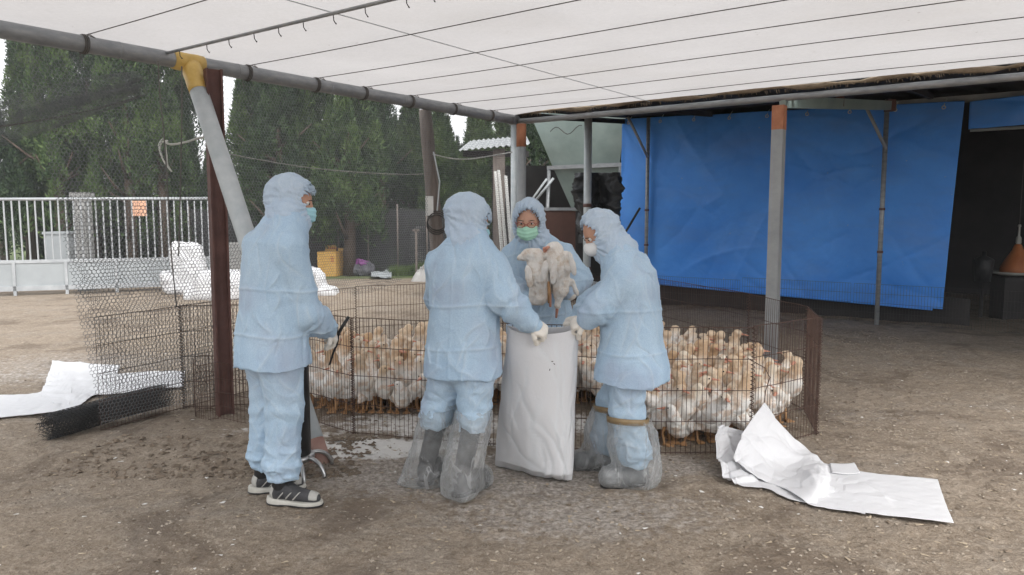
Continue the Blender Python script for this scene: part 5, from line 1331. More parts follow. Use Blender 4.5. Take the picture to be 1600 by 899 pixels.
def person(sp):
    phi = R(sp['phi']); base = Vector((*sp['base'], 0)); rz = phi-math.pi/2
    root = empty('person', base, rz, sp['label'], 'person', 'workers in blue protective suits')
    Ri = Matrix.Rotation(-rz, 3, 'Z')
    def L(v): return Ri @ (Vector(v)-base)
    def Lr(v): return Ri @ Vector(v)
    hip, chest, neck, head = [L(sp[k]) for k in ('hip', 'chest', 'neck', 'head')]
    shw = sp.get('shw', .165); ms = sp.get('fat', 1.0)
    hf = Lr((math.cos(R(sp['hyaw']))*math.cos(R(sp['hpitch'])), math.sin(R(sp['hyaw']))*math.cos(R(sp['hpitch'])), math.sin(R(sp['hpitch']))))
    Hm = frameM(hf); hs = sp.get('hs', 1.0)
    A = {}
    for s_, k in ((1, 'R'), (-1, 'L')):
        sh = chest+Vector((s_*shw, 0, -.02)); A[k] = (sh, L(sp['el'+k]), L(sp['wr'+k]), L(sp['ha'+k]))
    Fe = {k: (L((*sp['ft'+k][:2], .09)), sp['ft'+k][2]) for k in 'RL'}
    seed = sp['seed']; hem = sp['hem']
    # ---------- body (one continuous surface: head, neck, trunk, arms, legs)
    def knee(k):
        s_ = 1 if k == 'R' else -1; h = Vector((hip.x+s_*.09, hip.y, hip.z)); a = Fe[k][0]; kz = .46*hip.z/.85+.03
        m_ = h.lerp(a, (h.z-kz)/(h.z-a.z)); return h, m_+Vector((0, sp.get('kb', .03), 0)), a
    def fb(p):
        d = capf(p, hip, chest-Vector((0, 0, .12)), .115, .125)
        d = smin(d, capf(p, chest+Vector((-shw*.7, 0, -.02)), chest+Vector((shw*.7, 0, -.02)), .06, .06), .06)
        d = smin(d, capf(p, neck-Vector((0, 0, .04)), head, .052, .05), .03)
        hd = ell(p, tuple(head), (.073*hs, .092*hs, .112*hs), Hm)
        q = (p-np.array(head, dtype=np.float32)) @ Hm.astype(np.float32)/hs
        hd = smin(hd, ell(q, (0, .052, -.055), (.045, .045, .05)), .03)                       # jaw
        hd = smin(hd, capf(q, (0, .088, .01), (0, .108, -.028), .009, .014), .012)            # nose
        for s_ in (-1, 1):
            hd = np.maximum(hd, -ell(q, (s_*.031, .098, .012), (.017, .016, .011)))           # eye sockets
            hd = smin(hd, ell(q, (s_*.075, -.005, -.005), (.01, .02, .032)), .008)            # ears
        hd = smin(hd, capf(q, (-.02, .087, -.062), (.02, .087, -.062), .008, .008), .008)     # lips
        d = smin(d, hd, .02)
        for k in 'RL':
            sh, e, w_, h_ = A[k]; d = smin(d, capf(p, sh, e, .05, .04), .03); d = smin(d, capf(p, e, w_, .04, .026), .01); d = smin(d, capf(p, w_, w_.lerp(h_, .7), .024, .02), .01)
            h, kn, a = knee(k); d = smin(d, capf(p, h, kn, .085, .048), .03); d = smin(d, capf(p, kn, a, .042, .030), .015)
            yw = Fe[k][1]-math.degrees(rz); t_ = Vector((math.cos(R(yw)), math.sin(R(yw)), 0)); d = smin(d, capf(p, a+Vector((0, 0, -.035)), a+t_*.12+Vector((0, 0, -.055)), .026, .022), .02)
        return d
    sdf_mesh('body', fb, (-.75, -.65, -.02), (.75, .75, head.z+.17), .0135, M['skin'], root)
    hl = Matrix(((Hm[0, 0], Hm[0, 1], Hm[0, 2]), (Hm[1, 0], Hm[1, 1], Hm[1, 2]), (Hm[2, 0], Hm[2, 1], Hm[2, 2])))
    def HP(x, y, z): return head+hl @ Vector((x*hs, y*hs, z*hs))
    if sp.get('face', 1):
        for s_ in (-1, 1):
            m = MB(); m.lathe([(.001, -.0115), (.008, -.0085), (.0115, 0), (.008, .0085), (.001, .0115)], HP(s_*.031, .0775, .012), 12); ey = m.build('eye', M['eye_white'], root, True)
            m = MB(); m.tube([HP(s_*.031, .0868, .011), HP(s_*.031, .0905, .0105)], .0058, 10); m.build('iris', M['eye_dark'], ey, True)
            m = MB(); m.tube([HP(s_*.014, .094, .028), HP(s_*.032, .0965, .033), HP(s_*.05, .085, .028)], [.002, .0028, .0015], 6); m.build('eyebrow', M['hair'], root, True)
    if sp.get('glasses'):
        g_ = empty('glasses', (0, 0, 0)); g_.parent = root
        for s_ in (-1, 1):
            m = MB(); m.tube([HP(s_*.032+.024*math.cos(a_), .107-.006*abs(math.cos(a_)), .008+.0165*math.sin(a_)) for a_ in np.linspace(0, 6.3, 18)], .0024, 5); m.build('rim', M['glasses'], g_, True)
            m = MB(); m.tube([HP(s_*.056, .1, .012), HP(s_*.075, .05, .012), HP(s_*.078, .0, .01)], .002, 5); m.build('temple', M['glasses'], g_, True)
        m = MB(); m.tube([HP(-.009, .108, .01), HP(0, .111, .012), HP(.009, .108, .01)], .002, 5); m.build('bridge', M['glasses'], g_, True)
    # ---------- jacket
    hz = hem; topz = neck.z; fr = sp.get('flare', 1.0)
    tab = []
    for s_, rx, ry in [(0, .225*fr, .168*fr), (.12, .222*fr, .165*fr), (.3, .208, .152), (.5, .197, .143), (.7, .196, .14), (.82, .185, .128), (.91, .145, .105), (1, .09, .08)]:
        z = hz+(topz+.01-hz)*s_
        c = hip.lerp(chest, min(1, s_/.84)**sp.get('curve', 1.3)) if s_ < .84 else chest.lerp(neck, (s_-.84)/.16)
        c = Vector(c); hb = sp.get('hemshift', 0)*(1-s_)**2
        tab.append((z, c.x, c.y+hb, rx*ms*sp.get('wx', 1), ry*ms*sp.get('wy', 1)))
    def fj(p):
        d = loft(p, tab)
        for s_ in (-1, 1): d = smin(d, capf(p, neck+Vector((s_*.03, 0, -.035)), chest+Vector((s_*shw*.95, 0, -.025)), .075, .078), .05)
        for k in 'RL':
            sh, e, w_, h_ = A[k]
            sl_ = smin(capf(p, sh, e, .083, .078), capf(p, e, w_, .078, .052), .03)
            sl_ = smin(sl_, ell(p, tuple(e.lerp(w_, .45)), (.075,)*3), .04)
            d = smin(d, sl_, .022)
            d = np.where(True, smin(d, capf(p, w_.lerp(h_, -.12), w_.lerp(h_, .12), .046, .043), .012), d)
        d = smin(d, capf(p, neck-Vector((0, 0, .03)), neck.lerp(head, .35), .085, .072), .04)
        # open underneath
        wav = hem+.008*np.sin(p[:, 0]*14+seed)+.006*np.sin(p[:, 1]*17)
        inner = loft(p-np.array([0, 0, -.0], dtype=np.float32), [(z, cx, cy, rx-.02, ry-.02) for z, cx, cy, rx, ry in tab])
        below = p[:, 2] < hem+.06
        d = np.where(below, np.maximum(d, -inner-.0), d)
        return np.where(p[:, 2] < hem+.1, np.maximum(d, np.where(np.abs(p[:, 2]-hem) < .1, wav+.012-p[:, 2], -1)), d)
    lo = np.array([min([v.x for v in (hip, chest, *A['R'], *A['L'])])-.27, min([v.y for v in (hip, chest, *A['R'], *A['L'])])-.24, hem-.03])
    hi = np.array([max([v.x for v in (hip, chest, *A['R'], *A['L'])])+.27, max([v.y for v in (hip, chest, *A['R'], *A['L'])])+.24, head.z])
    def dj(V, N):
        wp = V*np.array([1, 1, .55])+.05*vn(V*4, seed+3)[:, None]
        r_ = .011*vn(V*np.array([4, 4, 1.6]), seed)+.002*crz(wp*8, seed+1, 4)+.001*vn(V*13, seed+5)
        dg = np.stack([V[:, 0]+.7*V[:, 2], V[:, 1]-.5*V[:, 2], V[:, 2]*.4-V[:, 0]*.3], -1)
        r_ += .002*crz(dg*11+.5*vn(V*6, seed+4)[:, None], seed+9, 6)
        fo, cr = folds(V, N, 110, seed+70, .05, .2, .5, (.004, .011), (.003, .011)); r_ += fo
        fo, c2 = folds(V, N, 60, seed+71, .02, .07, 1.5, (.002, .004), (.003, .006)); r_ += fo; cr = np.maximum(cr, c2*.8)
        # packing folds pressed into the cloth
        for zf in (hem+.17, hem+.40): r_ += .005*np.exp(-((V[:, 2]-zf-.012*np.sin(V[:, 0]*9+seed))/.007)**2)
        r_ += .004*np.exp(-((V[:, 0]-hip.x-.01)/.007)**2)
        # sleeves: rings of folds
        for k in 'RL':
            sh, e, w_, h_ = [np.array(x) for x in A[k]]
            ax = (w_-e)/np.linalg.norm(w_-e); t = (V-e) @ ax; dist = np.linalg.norm(V-(e+t[:, None]*ax), axis=1)
            wgt = np.exp(-np.maximum(dist-.09, 0)/.01)*np.clip(t*12+.7, 0, 1)
            r_ = r_+wgt*.005*np.sin(t*75+4*vn(V*9, seed+11))*np.clip(1.2-t*1.5, .3, 1)
            dd = np.linalg.norm(V-e, axis=1); r_ = r_+.004*np.exp(-(dd/.1)**2)*np.sin(dd*90+3*vn(V*8, seed))
        for zf in (hem+.17, hem+.40): cr = np.maximum(cr, .6*np.exp(-((V[:, 2]-zf-.012*np.sin(V[:, 0]*9+seed))/.005)**2)*(vn(V*9, 3) > -.2))
        return r_, cr
    jk = sdf_mesh('jacket', fj, lo, hi, .0062, M['ppe'], root, dj, rel=2)
    # ---------- trousers
    tz = sp['trouser_end']; bag = sp.get('tuck')
    def ft(p):
        d = ell(p, (hip.x, hip.y, hip.z-.03), (.18*ms, .14*ms, .17))
        for k in 'RL':
            h, kn, a = knee(k); e_ = kn.lerp(a, max(0, (kn.z-tz)/(kn.z-a.z)))
            d = smin(d, capf(p, h-Vector((0, 0, .05)), kn, .112*ms, .092*ms), .03)
            d = smin(d, capf(p, kn, e_, .092*ms, .086 if not bag else .078), .03)
            bl = ell(p, (e_.x, e_.y, e_.z+.045), (.096, .1, .055) if not bag else (.084, .088, .05)); d = smin(d, bl, .02)
            c = capf(p, e_, e_-Vector((0, 0, .02)), .06, .055); d = smin(d, c, .02)
        return np.maximum(d, tz-.035-p[:, 2])
    def dt(V, N):
        wp = V*np.array([1, 1, .6])+.06*vn(V*4, seed+3)[:, None]
        r_ = .012*vn(V*np.array([7, 7, 3]), seed+20)+.004*crz(wp*9, seed+21, 4)
        fo, cr = folds(V, N, 90, seed+80, .04, .16, .9); r_ += fo
        fo, c2 = folds(V, N, 60, seed+81, .03, .08, 2.0, (.002, .005), (.003, .008)); r_ += fo; cr = np.maximum(cr, c2*.8)
        nz_ = np.clip((tz+.26-V[:, 2])/.26, 0, 1); r_ += nz_*(.004*np.sin(V[:, 2]*80+6*vn(V*7, seed+4))+.010*crz(V*np.array([13, 13, 22]), seed+5, 4))
        kz = .48; r_ += .003*np.exp(-((V[:, 2]-kz)/.09)**2)*np.sin(V[:, 2]*70+4*vn(V*6, seed+6)); return r_, cr
    xs_ = [hip.x]+[Fe[k][0].x for k in 'RL']; ys_ = [hip.y]+[Fe[k][0].y for k in 'RL']
    sdf_mesh('trousers', ft, (min(xs_)-.28, min(ys_)-.26, tz-.06), (max(xs_)+.28, max(ys_)+.28, hem+.12), .0065, M['ppe'], root, dt, rel=2)
    # ---------- hood
    bagy = sp.get('hoodbag', .01)
    def fh(p):
        q = (p-np.array(head, dtype=np.float32)) @ Hm.astype(np.float32)
        d = ell(q, (0, -.018-bagy*.5, .012), (.099*hs, .112*hs+bagy, .128*hs))
        d = smin(d, ell(q, (0, -.02, -.075), (.088, .095, .075)), .03)
        d = smin(d, capf(p, head-Vector((0, 0, .07))-Vector(Hm[:, 1])*.025, neck-Vector((0, 0, .03)), .088, .112), .045)
        op = ((q[:, 0]/(.062*hs))**2+((q[:, 2]+.026)/(.058*hs))**2)**.5-1
        hole = np.where(q[:, 1] > .03, np.maximum(op*.06, .03-q[:, 1]), .05)
        d = np.maximum(d, -hole)
        inn = ell(q, (0, -.002, .006), (.088*hs, .108*hs, .116*hs))
        return np.where(q[:, 1] > .03, np.maximum(d, -np.maximum(inn, -op*.2-.02)), d)
    def dh(V, N):
        q = (V-np.array(head)) @ Hm; an = np.arctan2(q[:, 2], q[:, 0]); frn = np.clip((q[:, 1]+.03)/.1, 0, 1)
        r_ = .0045*frn*np.sin(an*26+2*vn(V*20, seed))+.006*vn(V*11, seed+31)+.007*crz(V*np.array([14, 14, 12])+.5*vn(V*11, seed)[:, None], seed+33, 4)+.004*crz(V*30, seed+35, 4)
        bk = np.clip((-q[:, 1]-.01)/.08, 0, 1); r_ += .004*bk*np.sin(np.arctan2(q[:, 2]+.04, q[:, 0])*13+3*vn(V*11, seed+5))
        fo, cr = folds(V, N, 60, seed+90, .02, .09, 1.0, (.0015, .004), (.003, .007)); return r_+fo, cr
    hc_ = np.array(head)
    sdf_mesh('hood', fh, (min(head.x, neck.x)-.17, min(head.y, neck.y)-.19, neck.z-.13), (max(head.x, neck.x)+.17, max(head.y, neck.y)+.19, head.z+.17), .0048, M['hood'], root, dh, rel=2)
    # ---------- mask
    mk = sp['mask']
    def fm(p):
        q = (p-np.array(head, dtype=np.float32)) @ Hm.astype(np.float32)/(hs*1.02)
        if mk == 'cup':
            d = smin(ell(q, (0, .06, -.045), (.058, .062, .052)), ell(q, (0, .1, -.04), (.03, .03, .034)), .03)
        else: d = smin(ell(q, (0, .048, -.045), (.066, .07, .056)), capf(q, (0, .1, -.01), (0, .108, -.06), .014, .018), .03)
        d = np.maximum(d, .03-q[:, 1]); return np.maximum(d, q[:, 2]+.008-.25*np.maximum(.0, -np.abs(q[:, 0])+.03))
    def dm(V):
        q = (V-np.array(head)) @ Hm; return (.0018*np.sin(q[:, 2]*260) if mk != 'cup' else .001*vn(V*60, 2))
    sdf_mesh('face_mask', fm, tuple(np.array(head)-.16), tuple(np.array(head)+.16), .0048, M[sp['maskmat']], root, dm)
    for s_ in (-1, 1):
        m = MB(); m.tube([HP(s_*.058, .07, -.02), HP(s_*.078, .02, .002), HP(s_*.084, -.01, .012)], .0016, 5); m.build('ear_loop', M['plank'], root, True)
    # ---------- gloves
    for k, rt in (('R', True), ('L', False)):
        sh, e, w_, h_ = A[k]; glove('glove', root, w_+(w_-h_).normalized()*.0, h_, Lr(sp['pn'+k]), sp['curl'+k], M['glove'], rt)
    # ---------- footwear
    for k in 'RL':
        a, yw = Fe[k]; yl = R(yw)-rz; t_ = Vector((math.cos(yl), math.sin(yl), 0)); n_ = Vector((-t_.y, t_.x, 0))
        Fm = np.array([[n_.x, t_.x, 0], [n_.y, t_.y, 0], [0, 0, 1.]]); og = np.array([a.x, a.y, 0.])
        _h, _kn, _a = knee(k)
        def legat(z, Fm=Fm, og=og, kn=_kn, a_=_a):
            t = (kn.z-z)/(kn.z-a_.z); v = np.array(kn.lerp(a_, t))-og; v = v @ Fm; return (float(v[0]), float(v[1]), z)
        def place(o, Fm=Fm, og=og):
            Mm = Matrix.Identity(4)
            for i in range(3):
                for j in range(3): Mm[i][j] = Fm[i, j]
            Mm.translation = Vector(og)
            if np.linalg.det(Fm) < 0: o.data.flip_normals()
            o.data.transform(Mm); return o
        if sp['shoe'] == 'sneaker':
            up = lambda p: smin(smin(capf(p, (0, -.03, .06), (0, .02, .075), .043, .04), capf(p, (0, .05, .06), (0, .165, .038), .04, .032), .03), capf(p, (0, -.02, .08), (0, -.01, .115), .04, .041), .02)
            b = place(sdf_mesh('sneaker', lambda p: np.maximum(np.maximum(up(p), .022-p[:, 2]), p[:, 2]-.112), (-.09, -.12, 0), (.09, .24, .16), .0055, M['shoe_dark'], None)); b.parent = root
            so_ = place(sdf_mesh('sole', lambda p: np.maximum(np.maximum(smin(smin(ell(p, (0, -.035, .02), (.045, .06, .06)), ell(p, (0, .13, .02), (.052, .08, .06)), .02), ell(p, (0, .06, .02), (.042, .11, .06)), .03), .004-p[:, 2]), p[:, 2]-.031-.012*np.clip(-(p[:, 1]-.03)*9, -.3, 1)), (-.08, -.13, -.01), (.08, .24, .07), .005, M['shoe_sole'], None)); so_.parent = b
            tr_ = place(sdf_mesh('outsole', lambda p: np.maximum(np.maximum(smin(smin(ell(p, (0, -.035, .01), (.047, .063, .06)), ell(p, (0, .13, .01), (.054, .083, .06)), .02), ell(p, (0, .06, .01), (.044, .11, .06)), .03), .001-p[:, 2]), p[:, 2]-.011), (-.08, -.13, -.01), (.08, .24, .05), .005, M['rubber_black'], None)); tr_.parent = b
            hp_ = place(sdf_mesh('heel_panel', lambda p: np.maximum(np.maximum(up(p)-.0025, np.abs(p[:, 1]+.06)-.016-.3*np.maximum(p[:, 2]-.07, 0)), np.maximum(.036-p[:, 2], p[:, 2]-.1)), (-.09, -.12, 0), (.09, .05, .14), .0045, M['shoe_grey'], None)); hp_.parent = b
            tc = place(sdf_mesh('toe_panel', lambda p: np.maximum(np.maximum(up(p)-.0025, np.abs(p[:, 1]-.165)-.022), .036-p[:, 2]), (-.09, .06, 0), (.09, .22, .12), .0045, M['shoe_grey'], None)); tc.parent = b
            for q in range(3):
                for s_ in (-1, 1):
                    cb = lambda p, q=q, s_=s_: np.maximum(np.maximum(up(p)-.003, np.abs((p[:, 1]-(-.01+.042*q))-.9*(p[:, 2]-.05))-.0055), np.maximum(.03-p[:, 2], p[:, 2]-.078))
                    if s_ == 1: st = place(sdf_mesh('stripe', cb, (-.09, -.1, 0), (.09, .2, .14), .0048, M['shoe_grey'], None)); st.parent = b
            m = MB()
            for q in range(5):
                y = .03+.018*q; z = .113-.011*q; m.tube([(-.022, y, z-.003), (0, y+.006, z+.006), (.022, y, z-.003)], .0028, 5)
            m.tube([(0, .03, .118), (.03, .05, .112), (.035, .03, .1), (0, .03, .116)], .0022, 5); m.tube([(0, .03, .118), (-.03, .055, .11), (-.03, .03, .1)], .0022, 5)
            lc = place(m.build('laces', M['shoe_dark'], None, True)); lc.parent = b
            sk_ = place(sdf_mesh('sock', lambda p: np.maximum(capf(p, (0, -.015, .1), (0, -.005, .22), .047, .048), p[:, 2]-.2), (-.07, -.09, .05), (.07, .07, .24), .008, M['rubber_black'], None)); sk_.parent = root
        else:
            bz = sp['boot_top']
            bf = lambda p: np.maximum(np.maximum(smin(smin(capf(p, (0, -.02, .1), legat(bz), .046, .06), capf(p, (0, -.03, .05), (0, .15, .045), .045, .042), .04), ell(p, (0, .1, .055), (.045, .09, .05)), .03), .004-p[:, 2]), p[:, 2]-bz)
            b = place(sdf_mesh('boot', bf, (-.1, -.12, -.01), (.1, .23, bz+.05), .0085, M[sp.get('bootmat', 'boot')], None, lambda V: .003*np.sin(V[:, 2]*90)*np.exp(-((V[:, 2]-.14)/.05)**2)+.002*vn(V*20, 5))); b.parent = root
            so_ = place(sdf_mesh('sole', lambda p: np.maximum(np.maximum(smin(ell(p, (0, -.03, .01), (.045, .062, .06)), ell(p, (0, .1, .01), (.05, .1, .06)), .04), .001-p[:, 2]), p[:, 2]-.024), (-.08, -.12, -.01), (.08, .23, .05), .006, M['rubber_black'], None)); so_.parent = b
            # clear plastic cover tied below the knee, baggy at the foot
            ct = sp['cover_top']; bgx, bgy = sp['bag'+k]
            bn_ = .0 if not sp.get('tape') else .03
            kk = sp.get('cvr', .082)
            def cf(p):
                d = capf(p, (0, -.01, .12), legat(ct-.02), kk+.028, kk+.022)
                d = smin(d, capf(p, (-.04, -.04, .05), (.04, -.04, .05), .075, .075), .05)
                d = smin(d, capf(p, (0, -.04, .055), (0, .15, .05), .07, .06), .05)
                d = smin(d, capf(p, (0, -.03, .06), (bgx, bgy, .03), .06, .012), .03)
                if bn_: d = smin(d, ell(p, legat(ct-.16), (.125, .125, .12)), .04)
                return np.maximum(np.maximum(d, .006-p[:, 2]), p[:, 2]-ct)
            V, Qd = nets(cf, (-.22, -.24, -.02), (.22, .27, ct+.05), .011); V = relax(V, Qd, 2); N = normals(V, Qd)
            V = V+N*(folds(V, N, 40, seed+51, .06, .25, .35, (.004, .012), (.006, .015))[0]+.010*vn(V*np.array([9, 9, 5]), seed+53))[:, None]
            V[:, 2] = np.maximum(V[:, 2], .004)
            # keep it an open-topped bag
            top_ = V[Qd].mean(1)[:, 2] > ct-.006
            Qd = Qd[~top_]
            cv = place(mesh('boot_cover', V, Qd, M['film'], None, True)); cv.parent = root
            if sp.get('tape'):
                V = []; n_r = 28; lc_ = legat(ct-.02)
                for z_, rr_ in ((-.017, .0), (.017, .002)):
                    for q in range(n_r): a_ = 2*math.pi*q/n_r; V.append((lc_[0]+(kk+.024+rr_)*math.cos(a_), lc_[1]+(kk+.024+rr_)*math.sin(a_), ct-.012+z_+.016*math.sin(a_+1)))
                V += [(lc_[0]+(x-lc_[0])*.95, lc_[1]+(y-lc_[1])*.95, z) for x, y, z in V]
                Fq = [(q, (q+1) % n_r, n_r+(q+1) % n_r, n_r+q) for q in range(n_r)]+[(n_r+q, n_r+(q+1) % n_r, 3*n_r+(q+1) % n_r, 3*n_r+q) for q in range(n_r)]+[((q+1) % n_r, q, 2*n_r+q, 2*n_r+(q+1) % n_r) for q in range(n_r)]
                tpb = place(mesh('tape_band', V, Fq, M['tape_brown'], None, True)); tpb.parent = root
    return root
def V3(px, py, Y): return D(px, py, Y)
person(dict(label='leftmost worker in a blue suit and dark sneakers, back to the camera, standing apart', phi=41, base=(-1.235, 3.76), seed=1, hem=.72, hip=(-1.235, 3.755, .86), chest=(-1.215, 3.79, 1.355), neck=(-1.155, 3.825, 1.495), head=D(459, 315, 3.88), hyaw=2, hpitch=-16,
    shw=.18, elR=D(480, 492, 3.70), wrR=D(512, 513, 3.93), haR=D(526, 533, 4.0), elL=(-1.36, 3.99, 1.08), wrL=(-1.18, 4.14, .98), haL=(-1.1, 4.2, .93),
    ftR=(-1.185, 3.72, -8), ftL=(-1.335, 3.89, 12), trouser_end=.17, mask='flat', maskmat='mask_blue', pnR=(.2, -.5, .8), pnL=(0, 0, 1), curlR=.75, curlL=.8, shoe='sneaker', hoodbag=.02, hs=1.0, kb=.02, fat=1.0))
person(dict(label='worker with black boots in clear bags, back to the camera, holding the sack', phi=63, base=(-.27, 3.97), seed=12, hem=.62, hip=(-.27, 3.96, .76), chest=(-.255, 3.985, 1.245), neck=(-.235, 4.01, 1.375), head=D(737, 345, 4.05), hyaw=16, hpitch=-26,
    shw=.165, elR=D(786, 466, 3.85), wrR=D(830, 506, 3.87), haR=D(856, 522, 3.88), elL=(-.42, 4.2, 1.02), wrL=(-.15, 4.28, .98), haL=(-.06, 4.22, .93),
    ftR=(-.255, 3.86, 52), ftL=(-.475, 4.03, 75), trouser_end=.37, tuck=1, mask='flat', maskmat='mask_blue', pnR=(.1, -.7, .7), pnL=(0, 0, 1), curlR=1.0, curlL=.8, shoe='boot', boot_top=.40, cover_top=.46, bagR=(-.11, -.12), bagL=(.12, -.11), hs=.97, hoodbag=.025, cvr=.078, fat=.98))
person(dict(label='worker with green mask and glasses facing the camera, holding two ducks', phi=-88, base=(.19, 5.02), seed=23, hem=.66, hip=(.19, 5.04, .78), chest=(.17, 5.03, 1.24), neck=(.15, 5.0, 1.36), head=D(826, 346, 4.94), hyaw=-100, hpitch=-16,
    shw=.165, elR=D(797, 447, 4.92), wrR=D(822, 468, 4.72), haR=D(843, 470, 4.68), elL=D(906, 437, 4.9), wrL=D(884, 458, 4.74), haL=D(868, 452, 4.68),
    ftR=(.08, 5.03, -95), ftL=(.3, 5.03, -80), trouser_end=.37, tuck=1, mask='flat', maskmat='mask_green', glasses=1, pnR=(0, -.6, -.6), pnL=(0, -.6, -.6), curlR=.8, curlL=.9, shoe='boot', boot_top=.40, cover_top=.46, bagR=(-.05, -.1), bagL=(.05, -.10), hs=1.1))
person(dict(label='worker in profile with brown tape round the shins, stooping over the sack', phi=158, base=(.64, 4.05), seed=34, hem=.575, hip=(.665, 4.05, .72), chest=(.65, 4.07, 1.16), neck=(.585, 4.09, 1.315), head=D(937, 364, 4.11), hyaw=196, hpitch=-36,
    shw=.15, elR=D(925, 478, 4.22), wrR=D(905, 500, 4.2), haR=D(893, 500, 4.14), elL=D(940, 480, 3.93), wrL=D(917, 500, 3.96), haL=D(900, 506, 3.99),
    ftL=(.685, 3.98, 188), ftR=(.545, 4.26, 185), trouser_end=.15, tuck=1, mask='cup', maskmat='mask_white', pnR=(0, .3, .8), pnL=(0, -.6, .7), curlR=.9, curlL=1.0, shoe='boot', boot_top=.2, cover_top=.385, bagL=(-.14, -.14), bagR=(0, -.1), hs=.97, wy=1.12, flare=1.1, curve=1.6, tape=1, bootmat='boot_grey', hoodbag=.0, cvr=.092))
# tube held by the first worker
m = MB(); P_ = crom(np.array([tuple(D(518, 508, 3.98)), tuple(D(528, 519, 3.99)), tuple(D(527, 536, 4.0)), tuple(D(521, 551, 4.02)), tuple(D(515, 570, 4.03))]), 16); m.tube(P_, .006, 8)
m.tube([D(545, 495, 4.0), D(534, 512, 3.99), D(527, 526, 3.99)], .009, 8)
tag(m.build('bent_tube', M['rubber_black'], None, True), 'bent dark tube held in the white glove of the leftmost worker', 'tube')
# ---------- ducks held by the third worker
def held(name, fn, lo, hi, lb, seed): 
    e = empty('duck', lo, 0, lb, 'duck', 'limp ducks held up by the worker'); 
    V, Q = nets(fn, lo, hi, .007); V = relax(V, Q, 1); N = normals(V, Q); V = V+N*(.005*crz(V*np.array([55, 55, 20]), seed, 3)+.007*vn(V*17, seed)+.004*crz(V*np.array([30, 30, 45]), seed+1, 3))[:, None]-np.array(lo)
    mesh('body', V, Q, M['duck_held'], e, True); return e
def T3(v): return tuple(v)
hd1 = [D(838, 402, 4.70), D(842, 432, 4.68), D(843, 462, 4.68), D(813, 403, 4.68), D(826, 398, 4.69), D(856, 448, 4.66), D(832, 470, 4.68), D(862, 470, 4.66)]
def f1(p):
    d = smin(capf(p, hd1[0], hd1[1], .055, .07), capf(p, hd1[1], hd1[2], .07, .055), .03)
    d = smin(d, smin(capf(p, hd1[0], hd1[4], .04, .036), capf(p, hd1[4], hd1[3], .034, .020), .02), .025)
    d = smin(d, capf(p, hd1[1]+Vector((.04, -.03, 0)), hd1[5], .026, .016), .02); return smin(d, capf(p, hd1[2], hd1[6], .045, .03), .03)
e1 = held('duck', f1, (hd1[3].x-.06, 4.5, hd1[6].z-.08), (hd1[5].x+.06, 4.86, hd1[0].z+.09), 'limp white duck with a wing sticking out left, held by the green masked worker', 3)
m = MB(); m.tube([hd1[5], hd1[5]+Vector((.012, -.01, -.05)), D(860, 480, 4.64)], [.011, .012, .007], 8); o = m.build('leg', M['duck_bill'], None, True); rel(o, e1)
for (cx_, cz_, rx_, tilt_) in [(851, 425, .024, .1), (826, 432, .022, -.15)]:
    cc_ = D(cx_, cz_, 4.615)
    def wf_(p, cc_=cc_, rx_=rx_, tilt_=tilt_): c_, s_ = math.cos(tilt_), math.sin(tilt_); return ell(p, tuple(cc_), (rx_, .016, .075), np.array([[c_, 0, s_], [0, 1, 0], [-s_, 0, c_]]))
    V, Q = nets(wf_, tuple(np.array(cc_)-.1), tuple(np.array(cc_)+.1), .006); N = normals(V, Q); V = V+N*(.005*crz(V*np.array([60, 60, 16]), 3, 3))[:, None]
    rel(mesh('wing', V, Q, M['duck_held'], None, True), e1)
hd2 = [D(866, 392, 4.69), D(874, 418, 4.66), D(876, 452, 4.66), D(871, 478, 4.65), D(893, 440, 4.65), D(902, 460, 4.64), D(853, 398, 4.67), D(884, 400, 4.62), D(885, 425, 4.61)]
def f2(p):
    d = smin(capf(p, hd2[0], hd2[1], .055, .073), capf(p, hd2[1], hd2[2], .07, .048), .03)
    d = smin(d, capf(p, hd2[2], hd2[3], .04, .018), .03); d = smin(d, capf(p, hd2[2]+Vector((.02, -.02, .04)), hd2[4], .026, .018), .02); d = smin(d, capf(p, hd2[4], hd2[5], .017, .008), .012)
    d = smin(d, capf(p, hd2[0], hd2[6], .035, .026), .02); return smin(d, capf(p, hd2[7], hd2[8], .03, .022), .012)
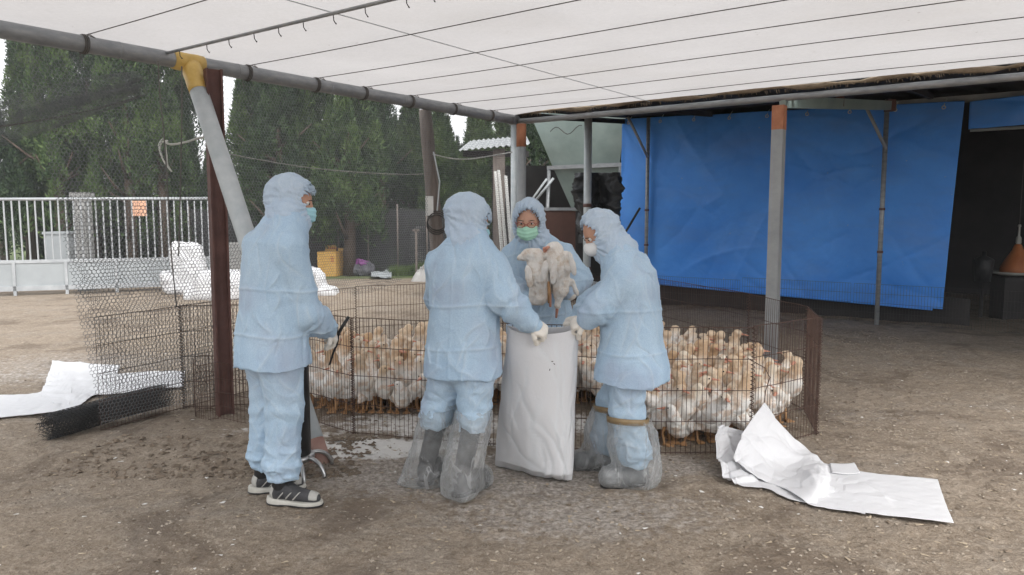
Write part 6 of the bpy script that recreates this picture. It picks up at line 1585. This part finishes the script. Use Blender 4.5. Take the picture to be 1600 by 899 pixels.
e2 = held('duck', f2, (hd2[6].x-.06, 4.48, hd2[3].z-.05), (hd2[5].x+.06, 4.86, hd2[0].z+.1), 'limp dirty white duck with legs dangling right, held by the green masked worker', 5)
for (cx_, cz_, rx_, tilt_) in [(893, 412, .022, -.25), (866, 425, .022, .12)]:
    cc_ = D(cx_, cz_, 4.60)
    def wf_(p, cc_=cc_, rx_=rx_, tilt_=tilt_): c_, s_ = math.cos(tilt_), math.sin(tilt_); return ell(p, tuple(cc_), (rx_, .018, .08), np.array([[c_, 0, s_], [0, 1, 0], [-s_, 0, c_]]))
    V, Q = nets(wf_, tuple(np.array(cc_)-.1), tuple(np.array(cc_)+.1), .006); N = normals(V, Q); V = V+N*(.005*crz(V*np.array([60, 60, 16]), 5, 3))[:, None]
    rel(mesh('wing', V, Q, M['duck_held'], None, True), e2)
m = MB(); m.tube([hd2[6]+Vector((0, 0, .01)), D(851, 389, 4.64), D(858, 386, 4.62)], [.016, .015, .007], 8); rel(m.build('bill', M['duck_bill'], None, True), e2)
m = MB(); m.tube([hd2[3]+Vector((0, 0, .05)), hd2[3], D(869, 497, 4.65)], [.016, .012, .007], 7); rel(m.build('leg', M['duck_bill'], None, True), e2)
m = MB(); m.tube([D(857, 440, 4.62), D(858, 455, 4.61), D(857, 474, 4.61)], [.008, .011, .006], 7); rel(m.build('leg', M['duck_leg'], None, True), e2)
# drop unused template pieces
for o in list(COL.objects):
    if o.parent is None and o.name.split('.')[0] in ('body', 'bill', 'wing', 'leg', 'eye') and o.type == 'MESH': bpy.data.objects.remove(o)

# ================================================================ AIR (light drizzle haze)
hz_ = MB(); hz_.box((0, 280, 4.0), (1300, 760, 10.4))
def haze_mat():
    m, t = newmat('drizzle_air'); o = t.nodes.new('ShaderNodeOutputMaterial'); v = t.nodes.new('ShaderNodeVolumePrincipled')
    v.inputs['Color'].default_value = (.9, .92, .94, 1); v.inputs['Density'].default_value = .003; v.inputs['Anisotropy'].default_value = .2
    t.links.new(v.outputs[0], o.inputs['Volume']); return m
tag(hz_.build('haze', haze_mat()), 'thin pale drizzle haze in the air', 'haze', kind='stuff')
